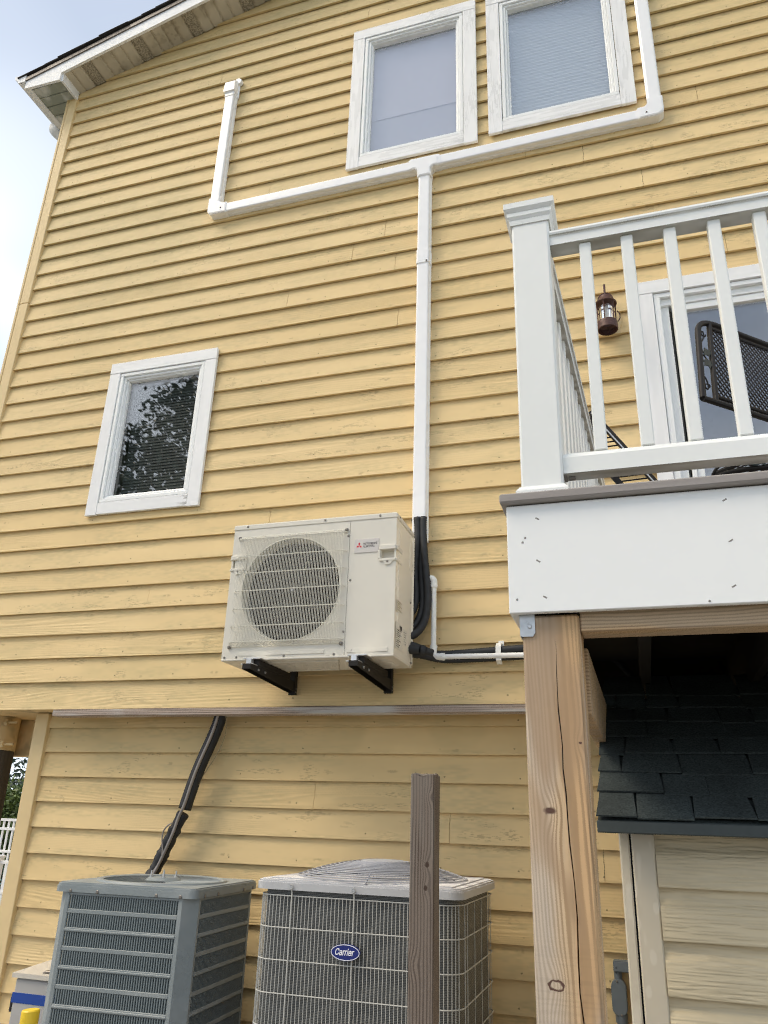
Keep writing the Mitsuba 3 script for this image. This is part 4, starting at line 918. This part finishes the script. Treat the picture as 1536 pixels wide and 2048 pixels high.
# ------------------------------------------------------------------ lantern on the wall
LA = thing('wall_lantern', 'rust-brown caged ship lantern hung on the yellow wall beside the door', 'lantern')
lx, ly = .017, -.105
add(f'{LA}__backplate', prism(Point(.022, 4.325).buffer(.075, 20).union(sbox(-.045, 4.24, .089, 4.40)).buffer(-.01).buffer(.01), -.018, .006), 'paint_beige')
add(f'{LA}__hook', tube(spline([(lx, -.015, 4.37), (lx, -.02, 4.50), (lx, -.05, 4.548), (lx, -.09, 4.545), (lx, ly, 4.505), (lx, ly, 4.455)], 8), .0065, 8), 'rust_bronze', True)
t = np.linspace(0, math.pi, 16)
add(f'{LA}__carry_ring', tube(np.c_[lx + .043 * np.cos(t), np.full(16, ly), 4.422 + .052 * np.sin(t)], .004, 7), 'rust_bronze', True)
add(f'{LA}__cap', lathe([(0, 4.457), (.02, 4.455), (.032, 4.446), (.038, 4.425), (.046, 4.412), (.062, 4.399), (.064, 4.393), (.061, 4.389), (.043, 4.39), (0.0, 4.39)], 28, (lx, ly, 0)), 'rust_bronze', 35)
add(f'{LA}__glass', lathe([(.034, 4.39)] + [q for k in range(9) for q in ((.0385, 4.380 - .0125 * k), (.0365, 4.374 - .0125 * k))] + [(.034, 4.268), (.031, 4.268)] + [(.031, 4.39)], 28, (lx, ly, 0)), 'glass', True)
add(f'{LA}__bulb', lathe([(0, 4.29), (.012, 4.292), (.018, 4.305), (.018, 4.32), (.01, 4.345), (.009, 4.389)], 16, (lx, ly, 0)), 'sticker', True)
cg = []
for k in range(6):
    a_ = k * math.pi / 3 + .3
    pts = spline([(lx + .058 * math.cos(a_), ly + .058 * math.sin(a_), 4.395), (lx + .054 * math.cos(a_), ly + .054 * math.sin(a_), 4.36), (lx + .053 * math.cos(a_), ly + .053 * math.sin(a_), 4.31), (lx + .052 * math.cos(a_), ly + .052 * math.sin(a_), 4.268)], 5)
    add(f'{LA}__cage_bar', tube(pts, .0034, 6), 'rust_bronze', True)
t = np.linspace(0, 2 * math.pi, 32, endpoint=False)
add(f'{LA}__cage_ring', tube(np.c_[lx + .0535 * np.cos(t), ly + .0535 * np.sin(t), np.full(32, 4.352)], .003, 6, closed=True), 'rust_bronze', True)
add(f'{LA}__base', lathe([(.030, 4.272), (.044, 4.272), (.056, 4.266), (.058, 4.255), (.058, 4.215), (.054, 4.212), (.052, 4.216), (.052, 4.250), (.04, 4.258), (.030, 4.258), (.030, 4.272)], 28, (lx, ly, 0)), 'rust_bronze', 35)
t = np.linspace(-1.2, 1.2, 9)
add(f'{LA}__side_handle', tube(np.c_[lx + .052 + .022 * np.cos(t), np.full(9, ly), 4.30 + .038 * np.sin(t)], .0035, 6), 'rust_bronze', True)
add(f'{LA}__arm', tube([(lx, -.02, 4.25), (lx, ly + .05, 4.25)], .008, 8), 'rust_bronze')

# ------------------------------------------------------------------ wrought metal chair on the deck
CH = thing('patio_chair', 'black wrought metal lounge chair with a mesh back and ivy scrolls, behind the railing', 'chair')
dirn = np.array([.20, .185, 0]); dirn /= np.linalg.norm(dirn)
upv = np.array([.035, .162, .42]); Hh = np.linalg.norm(upv); upv /= Hh
Or = np.array([.287, -1.70, 2.83])
nrm = np.cross(dirn, upv)
def CP(u, v, w=0.0): return Or + dirn * u + upv * v + nrm * w
Wc = .62
fr_pts = fillet([CP(.0, .0), CP(.0, Hh * .985), CP(Wc, Hh * .985), CP(Wc, 0)], .085, 10)
add(f'{CH}__back_frame', tube(fr_pts, .0105, 10), 'black_steel', True)
add(f'{CH}__back_frame', tube([CP(0, .0), CP(Wc, .0)], .0105, 10), 'black_steel')
for u in (.058, Wc - .058): add(f'{CH}__back_bar', tube([CP(u, 0), CP(u, Hh * .985)], .0095, 8), 'black_steel')
for v in (.030, Hh * .985 - .032): add(f'{CH}__back_bar', tube([CP(.058, v), CP(Wc - .058, v)], .007, 8), 'black_steel')
ms = []
a, b, lo, hi = .066, Wc - .066, .034, Hh * .985 - .036
sp = .0205
for sgn in (1, -1):
    for k in range(-20, 60):
        c0 = k * sp
        pts = []
        if sgn > 0: u0, u1 = max(a, a + c0), min(b, a + c0 + (hi - lo) * .72); f = lambda u: lo + (u - a - c0) / .72
        else: u0, u1 = max(a, a + c0 - (hi - lo) * .72 + .0), min(b, a + c0); f = lambda u: lo + (a + c0 - u) / .72
        if u1 - u0 < .006: continue
        ms.append(tube([CP(u0, f(u0), .001 * sgn), CP(u1, f(u1), .001 * sgn)], .0028, 4))
add(f'{CH}__mesh_back', cat(ms), 'black_steel', kind='stuff')
def scroll(u, v, s, flip):
    t = np.linspace(0, 4.6, 26); r = .018 * s * (1 - t / 6.2)
    P_ = [CP(u + r[i] * math.cos(t[i] + 2.2), v + flip * (r[i] * math.sin(t[i] + 2.2))) for i in range(26)]
    tail = [CP(u - .030, v - flip * .052), CP(u - .012, v - flip * .040)]
    return tube(spline(np.array(tail + P_[::2][:1] + P_[1::3]), 5), .0026, 6)
for uo in (0, Wc - .058):
    for v, fl in ((Hh * .80, 1), (Hh * .16, -1)): add(f'{CH}__scroll', scroll(uo + .030, v, 1.0, fl), 'black_steel', True)
    lf = Polygon([(0, -.022), (.010, -.012), (.024, -.014), (.018, 0), (.026, .014), (.010, .010), (0, .026), (-.010, .010), (-.026, .014), (-.018, 0), (-.024, -.014), (-.010, -.012)])
    for v, an in ((Hh * .56, .5), (Hh * .42, 2.4)):
        pl_ = affinity.rotate(lf, math.degrees(an)); m = trimesh.creation.extrude_polygon(pl_, .003, engine='earcut'); q = m.vertices.copy()
        m.vertices = np.array([CP(uo + .030 + a_[0], v + a_[1], a_[2] + .003) for a_ in q]); add(f'{CH}__ivy_leaf', m, 'leaf_metal')
    add(f'{CH}__scroll', tube(spline([CP(uo, Hh * .50), CP(uo + .02, Hh * .52), CP(uo + .04, Hh * .47), CP(uo + .058, Hh * .50)], 5), .0026, 6), 'black_steel', True)
# the seat runs from the foot of the back towards the railing on the right
sd = np.array([dirn[1], -dirn[0], 0])
def SP(u, q, z):
    p = CP(u, 0) + sd * q; return np.array([p[0], p[1], z])
SD, SZT = .36, 2.555
add(f'{CH}__seat', cat([tube(np.array([SP(0, .0, SZT), SP(Wc, 0, SZT), SP(Wc, SD, SZT), SP(0, SD, SZT), SP(0, 0, SZT)]), .009, 8)] +
    [tube([SP(.026 * k, 0, SZT), SP(.026 * k, SD, SZT)], .0028, 4) for k in range(1, 24)] + [tube([SP(0, .026 * k, SZT), SP(Wc, .026 * k, SZT)], .0028, 4) for k in range(1, 14)]), 'black_steel')
for u in (.0, Wc):
    v_ = .19 if u == 0 else Wc - .06
    add(f'{CH}__leg', tube([CP(v_, 0), SP(v_, 0, SZT), SP(v_, -.06, 2.333)], .0095, 8), 'black_steel')
    add(f'{CH}__leg', tube([SP(u, SD, SZT), SP(u, SD + .01, 2.333)], .0095, 8), 'black_steel')
ap = [(.21, -1.78, 2.47), (.27, -1.81, 2.498), (.42, -1.845, 2.502), (.62, -1.87, 2.50)]
add(f'{CH}__apron', tube(spline(ap, 6), .008, 8), 'black_steel', True)
add(f'{CH}__apron', tube(spline([(.27, -1.815, 2.503), (.32, -1.83, 2.535), (.37, -1.84, 2.53), (.42, -1.85, 2.545), (.5, -1.86, 2.54)], 6), .0045, 6), 'black_steel', True)
for x, an in ((.375, .3), (.40, 1.4)):
    pl_ = affinity.rotate(lf, math.degrees(an)); m = trimesh.creation.extrude_polygon(pl_, .003, engine='earcut'); q = m.vertices.copy()
    m.vertices = np.array([[x + a_[0], -1.85 - a_[2], 2.528 + a_[1]] for a_ in q]); add(f'{CH}__ivy_leaf', m, 'leaf_metal')

# the leaning slatted back of a second seat, by the wall
SB = thing('folding_lounger', 'black folding lounger with thin cross slats leaning behind the left balusters', 'lounger')
y_ = -.60
R0, R1 = np.array([-.100, y_, 3.425]), np.array([.275, y_, 2.845])
dRL = np.array([-.146, 0, -.008])
rp_ = [(.009, .013), (-.009, .013), (-.009, -.013), (.009, -.013)]
q0 = R0 + (R1 - R0) * (.146 / .375) + dRL                     # the left rail starts where the frame's upright ends
add(f'{SB}__side_rail', tube([R0, R1], 1, prof=rp_), 'black_steel')
add(f'{SB}__side_rail', tube([q0, R1 + dRL], 1, prof=rp_), 'black_steel')
add(f'{SB}__side_rail', tube([R0 + [.0, 0, .0], [-.100, y_, q0[2]]], .008, 8), 'black_steel')
add(f'{SB}__bright_edge', tube([R0 + [.002, -.016, -.016], R1 + [.002, -.016, -.016]], .0035, 6), 'bright_steel')
for k in range(25):
    p = R0 + (R1 - R0) * (k + .5) / 25; x0_ = max(-.100, p[0] + dRL[0])
    add(f'{SB}__slat', tube([p, [x0_, y_, p[2] - .006]], .0036, 6), 'black_steel')
for o in (R1, R1 + dRL):
    add(f'{SB}__leg', tube([o, o + [.12, -.03, -.25], [o[0] + .14, y_ - .03, 2.333]], .009, 8), 'black_steel')
    add(f'{SB}__leg', tube([o + [.0, 0, .0], [o[0] - .02, y_ + .3, 2.333]], .009, 8), 'black_steel')

# ------------------------------------------------------------------ shed under the deck
SH = thing('garden_shed', 'small shed with tan vinyl siding and a black shingle roof, under the deck', 'shed')
ys, yb2, sx0, sx1 = -1.65, -.04, -.082, 1.95
ez, al = 1.520, math.radians(27.5)
# walls
add(f'{SH}__wall', cat([bx(sx0 + .012, sx1, ys + .02, ys + .03, 0, ez - .005), bx(sx0 + .012, sx0 + .02, ys + .031, yb2, 0, ez - .005), bx(sx1 - .02, sx1, ys + .031, yb2, 0, ez - .005), bx(sx0 + .021, sx1 - .021, yb2 - .02, yb2, 0, ez - .005)]), 'shed_trim')
add(f'{SH}__corner_trim', cb(sx0, sx0 + .0275, ys - .012, ys + .02, 0, ez - .012, .004), 'shed_trim')
add(f'{SH}__corner_trim', cb(sx0 + .0325, .0125, ys - .014, ys + .018, 0, ez - .014, .004), 'shed_trim')
add(f'{SH}__corner_gap', bx(sx0 + .0276, sx0 + .0324, ys + .006, ys + .019, 0, ez - .02), 'unit_dark')
cp_ = .1285
for k in range(12):
    zb3 = 1.3715 - k * cp_ if k >= 0 else 0; zt3 = min(zb3 + cp_, ez - .02)
    h = cp_
    prof = [(ys + .006, zb3 - .0005), (ys - .015, zb3), (ys - .0165, zb3 + .005), (ys - .0155, zb3 + .066), (ys - .0115, zb3 + .082), (ys - .004, zb3 + .095), (ys + .004, zb3 + .104), (ys + .006, zb3 + cp_ + .004), (ys + .010, zb3 + cp_ + .004)]
    if k == 0: prof = [q if q[1] < zt3 else (q[0], zt3 + .02) for q in prof]
    if zb3 < 0.02: break
    add(f'{SH}__siding_panel', prism(prof, .013, sx1 - .03, 'yz'), 'shed_vinyl', 40)
gb = [(ys + .03, ez - .005), (yb2, ez - .005), (-.80, ez + .42), (-.92, ez + .42)]
for xg in (sx0 + .012, sx1 - .02): add(f'{SH}__gable_wall', prism(gb, xg, xg + .008, 'yz'), 'shed_trim')
# roof: boarding, eave strip coloured as shade and single shingles with uneven butts
ye = ys - .115
def RP(x, u, hgt):   # along the slope from the eave, height above the boarding
    return [x, ye + u * math.cos(al) - hgt * math.sin(al), ez + .012 + u * math.sin(al) + hgt * math.cos(al)]
def slabr(x0_, x1_, u0, u1, h0, h1, lift=0.0, w=0.0, skew=0.0):
    return hexa([RP(x0_, u0, h0 + lift), RP(x1_, u0 + skew, h0 + lift), RP(x1_ - w, u1, h0), RP(x0_ + w, u1, h0), RP(x0_, u0, h1 + lift), RP(x1_, u0 + skew, h1 + lift), RP(x1_ - w, u1, h1), RP(x0_ + w, u1, h1)])
RU = .98
RFs = new(f'{SH}__roof')
rx0, rx1 = sx0 - .052, sx1 + .05
back = slabr(rx0 + .004, rx1, .0, RU, -.012, .0); 
bk2 = back.copy(); mid = ye + RU * math.cos(al); bk2.vertices[:, 1] = 2 * mid - bk2.vertices[:, 1]; bk2.invert()
scene[RFs] = mikit.ply(cat([back, bk2]), 'shingle')
add(f'{RFs}__eave_strip', cb(rx0 + .03, rx1 - .02, ye + .012, ye + .04, ez - .014, ez + .004, .003), 'unit_dark')  # black colour stands for the shadow under the eave
ex_ = .139
for k in range(8):
    x = rx0 - (0 if k % 2 else .0); i = 0
    while x < rx1 - .02:
        wd = (.10 + .14 * rng.random()) if not (i == 0) else (.05 + .16 * rng.random())
        x1_ = min(x + wd, rx1)
        tab = rng.random() > .5
        u0 = k * ex_ - (.0 if k else .002) + (0 if not tab else .010 * rng.random())
        add(f'{RFs}__shingle', slabr(x + .0006, x1_ - .0006, u0, k * ex_ + .27, .003, .0075, .008 + (.0045 if tab else 0), .012 if tab else 0, (.0035 * (rng.random() - .5))), 'shingle')
        x = x1_; i += 1
        if x > .9: x1_ = rx1; add(f'{RFs}__shingle', slabr(x, rx1, u0, k * ex_ + .27, .003, .0075, .008), 'shingle'); break
add(f'{RFs}__eave_band', cb(rx0 + .001, rx1, ye - .004, ye + .008, ez - .016, ez + .016, .003), 'slate_band', label='dark slate drip band along the shed eave')

# ------------------------------------------------------------------ conduit on the lower wall
CO = thing('conduit', 'grey electrical conduit with an oval access body on the lower wall beside the shed', 'conduit')
yc = .115
ov = Point(0, .039).buffer(.0335, 16).union(Point(0, -.039).buffer(.0335, 16)).convex_hull
def at(p, y0_, y1_, x, z): m = prism(p, y0_, y1_); m.apply_translation([x, 0, z]); return m
cxx, czz = -.190, .803
kb = add(f'{CO}__body', cat([at(ov, yc, yc + .045, cxx, czz), at(affinity.scale(ov, .9, 1), yc + .045, .179, cxx, czz)]), 'conduit_grey')
add(f'{kb}__cover', at(ov.buffer(-.003), yc - .005, yc - .0003, cxx, czz), 'conduit_grey')
for dz in (.066, -.066): add(f'{kb}__screw', screw(cxx + (.006 if dz < 0 else -.006), yc - .005, czz + dz, .0045), 'screw_steel')
add(f'{CO}__pipe', tube([(cxx + .004, yc + .022, czz - .07), (cxx + .004, yc + .022, -.05)], .0215, 16), 'conduit_grey', 40)
add(f'{CO}__pipe', tube([(cxx + .004, yc + .022, czz - .066), (cxx + .004, yc + .022, czz - .10)], .0265, 16), 'conduit_grey', 40)
rnd = sbox(-.03, -.016, .06, .016).buffer(.006)
add(f'{CO}__junction_box', cat([at(rnd, yc + .005, .179, -.172, .927), at(rnd.buffer(-.004), yc - .001, yc + .0045, -.172, .927), screw(-.198, yc - .001, .925, .004)]), 'conduit_grey')
add(f'{CO}__pipe', tube([(cxx, yc + .03, .86), (cxx, yc + .03, .915)], .018, 12), 'conduit_grey', 40)

# ------------------------------------------------------------------ grey cabinet and yellow post at the left
UB = thing('utility_cabinet', 'light grey equipment cabinet with a blue band, half hidden behind the left condenser', 'cabinet')
ux0, ux1, uy0, uy1 = -3.258, -2.86, -.18, .135
add(f'{UB}__body', cb(ux0, ux1, uy0, uy1, .0, .690, .012), 'box_grey', 30)
add(f'{UB}__lid', cat([hexa([[ux0 - .012, uy0 - .014, .6905], [ux1 + .012, uy0 - .014, .6905], [ux1 + .012, uy1, .6905], [ux0 - .012, uy1, .6905], [ux0 - .012, uy0 - .014, .712], [ux1 + .012, uy0 - .014, .712], [ux1 + .012, uy1, .735], [ux0 - .012, uy1, .735]])]), 'box_lid')
add(f'{UB}__latch', cat([cb(-3.10, -3.02, uy0 + .02, uy0 + .05, .715, .728, .003), cb(-3.11, -3.09, uy0 + .02, uy0 + .06, .712, .724, .003)]), 'screw_steel')
add(f'{UB}__band', cb(ux0 - .001, ux1 + .001, uy0 - .0025, uy0 - .0003, .575, .622, .0005), 'stripe_blue')
add(f'{UB}__hinge', cb(ux0 - .012, ux0 - .0005, uy0 + .004, uy0 + .02, .53, .60, .003), 'print_dark')
YP = thing('marker_post', 'yellow plastic marker post with a slanted top, in front of the left condenser', 'post')
m = lathe([(0, .802), (.030, .802), (.0335, .798), (.0335, .0), (0, .0)], 28, (-2.318, -1.20, 0)); m.vertices[:, 2] += np.where(m.vertices[:, 2] > .7, (m.vertices[:, 0] + 2.318) * .05, 0)
add(f'{YP}__shaft', m, 'yellow_plastic', 35)

# ------------------------------------------------------------------ beyond the house: fences, pool, hedge and trees
def fence(label, x0_, x1_, y, rails, pitch, pw_, z0_, posts):
    K = thing('picket_fence', label, 'fence', None)
    for z in rails: add(f'{K}__rail', cb(x0_, x1_, y - .02, y + .02, z - .035, z, .003), 'fence_vinyl')
    n_ = int((x1_ - x0_) / pitch)
    for i in range(n_):
        x = x0_ + (i + .5) * pitch
        add(f'{K}__picket', cb(x - pw_, x + pw_, y - .011, y + .011, z0_, rails[0] - .002, .002), 'fence_vinyl')
    for x in posts:
        k = add(f'{K}__post', cb(x - .05, x + .05, y - .051, y + .051, 0, rails[0] + .03, .004), 'fence_vinyl')
        add(f'{k}__cap', cb(x - .06, x + .06, y - .061, y + .061, rails[0] + .0305, rails[0] + .06, .01), 'fence_vinyl')
fence('tall white picket fence across the yard beyond the piling', -11.2, -7.4, 6.0, (1.385, 1.262, .96, .10), .088, .013, .10, (-11.2, -7.4))
fence('low white fence in front of the taller one, with a capped post', -9.6, -6.6, 4.4, (.93, .60, .10), .105, .015, .10, (-7.60, -9.6, -6.6))
add('swimming_pool', cat([cb(-22, -9, 10.2, 15.6, -.0, .06, .01)]), 'concrete', label='pale pool coping in the yard', kind='structure')
add('pool_water', bx(-21.6, -9.4, 10.6, 15.2, .03, .065), 'water_film', label='pale blue pool water', kind='structure')

def tree(base, label, at_, height, crown_r, crown_h, nleaf, leaf, mat, seed, trunk=.16, clumps=60, cat_='tree', group=None, lo=.35, squash=1.0):
    K = thing(base, label, cat_, group); r = np.random.default_rng(seed); X, Yy = at_
    P_ = [[X + .1 * math.sin(z * 1.3 + seed), Yy + .1 * math.cos(z * 1.1), z] for z in np.linspace(-.1, height * .86, 9)]
    ms = [tube(P_, np.linspace(trunk, trunk * .2, 9), 9)]
    C_ = []
    for i in range(clumps):
        zt = lo * height + (height * (1 - lo)) * (r.random() ** .9)
        f = (zt - lo * height) / (height * (1 - lo)); prof_ = crown_r * (math.sin(math.pi * min(1, .16 + .82 * f)) ** .7)
        a_ = r.random() * 6.283; d_ = prof_ * (.35 + .65 * math.sqrt(r.random()))
        c_ = np.array([X + d_ * math.cos(a_), Yy + d_ * math.sin(a_), zt]); C_.append(c_)
        if i % 3 == 0:
            zb_ = max(.25 * height, zt - d_ * .7); ms.append(tube(spline([[X, Yy, zb_], [X + .5 * d_ * math.cos(a_ + .15), Yy + .5 * d_ * math.sin(a_ + .15), zb_ + .45 * (zt - zb_)], list(c_)], 4), np.linspace(trunk * .35, trunk * .06, 9), 5))
    add(f'{K}__trunk', cat(ms), 'bark', True)
    C_ = np.array(C_); per = nleaf // clumps
    sz = crown_r * (.20 + .16 * r.random(clumps)) * squash
    q = np.repeat(C_, per, 0) + r.normal(size=(per * clumps, 3)) * np.repeat(sz, per)[:, None] * [1, 1, .62]
    n_ = len(q); nn = r.normal(size=(n_, 3)) + [0, 0, .7]; nn /= np.linalg.norm(nn, axis=1, keepdims=True)
    t1 = np.cross(nn, r.normal(size=(n_, 3))); t1 /= np.linalg.norm(t1, axis=1, keepdims=True); t2 = np.cross(nn, t1)
    l_ = leaf * (.6 + .8 * r.random((n_, 1)))
    V = np.stack([q - t1 * l_, q + t2 * l_ * .42, q + t1 * l_, q - t2 * l_ * .42], 1).reshape(-1, 3)
    i = np.arange(n_)[:, None] * 4; F = np.vstack([i + [0, 1, 2], i + [0, 2, 3]])
    add(f'{K}__crown', trimesh.Trimesh(V, F, process=False), mat, kind='stuff')
tree('shrub', 'bright green leafy shrub behind the tall white fence', (-12.5, 9.6), 1.78, 1.1, 1.8, 9000, .05, 'leaf_b', 3, .06, 40, 'shrub', None, .12)
tree('shrub', 'darker green shrub behind the fence, beside the bright green one', (-11.3, 9.9), 1.72, 1.0, 1.8, 8000, .05, 'leaf_a', 4, .06, 40, 'shrub', None, .12)
tree('tree', 'small thin-leaved tree against the sky beyond the shrubs', (-14.0, 12.6), 3.05, .85, 3, 1300, .075, 'leaf_c', 5, .06, 40, 'tree', None, .3)
tree('tree', 'low dark tree filling the gap behind the shrubs', (-18.5, 16.0), 2.1, 2.2, 3, 9000, .10, 'leaf_c', 8, .10, 40, 'tree', None, .12)
# the tree behind the photographer, seen as a reflection in the lower window
tree('tree', 'large dark tree reflected in the lower window pane', (-8.95, -10.2), 11.6, 2.45, 9, 12500, .10, 'leaf_c', 16, .20, 95, 'tree', None, .3, .50)
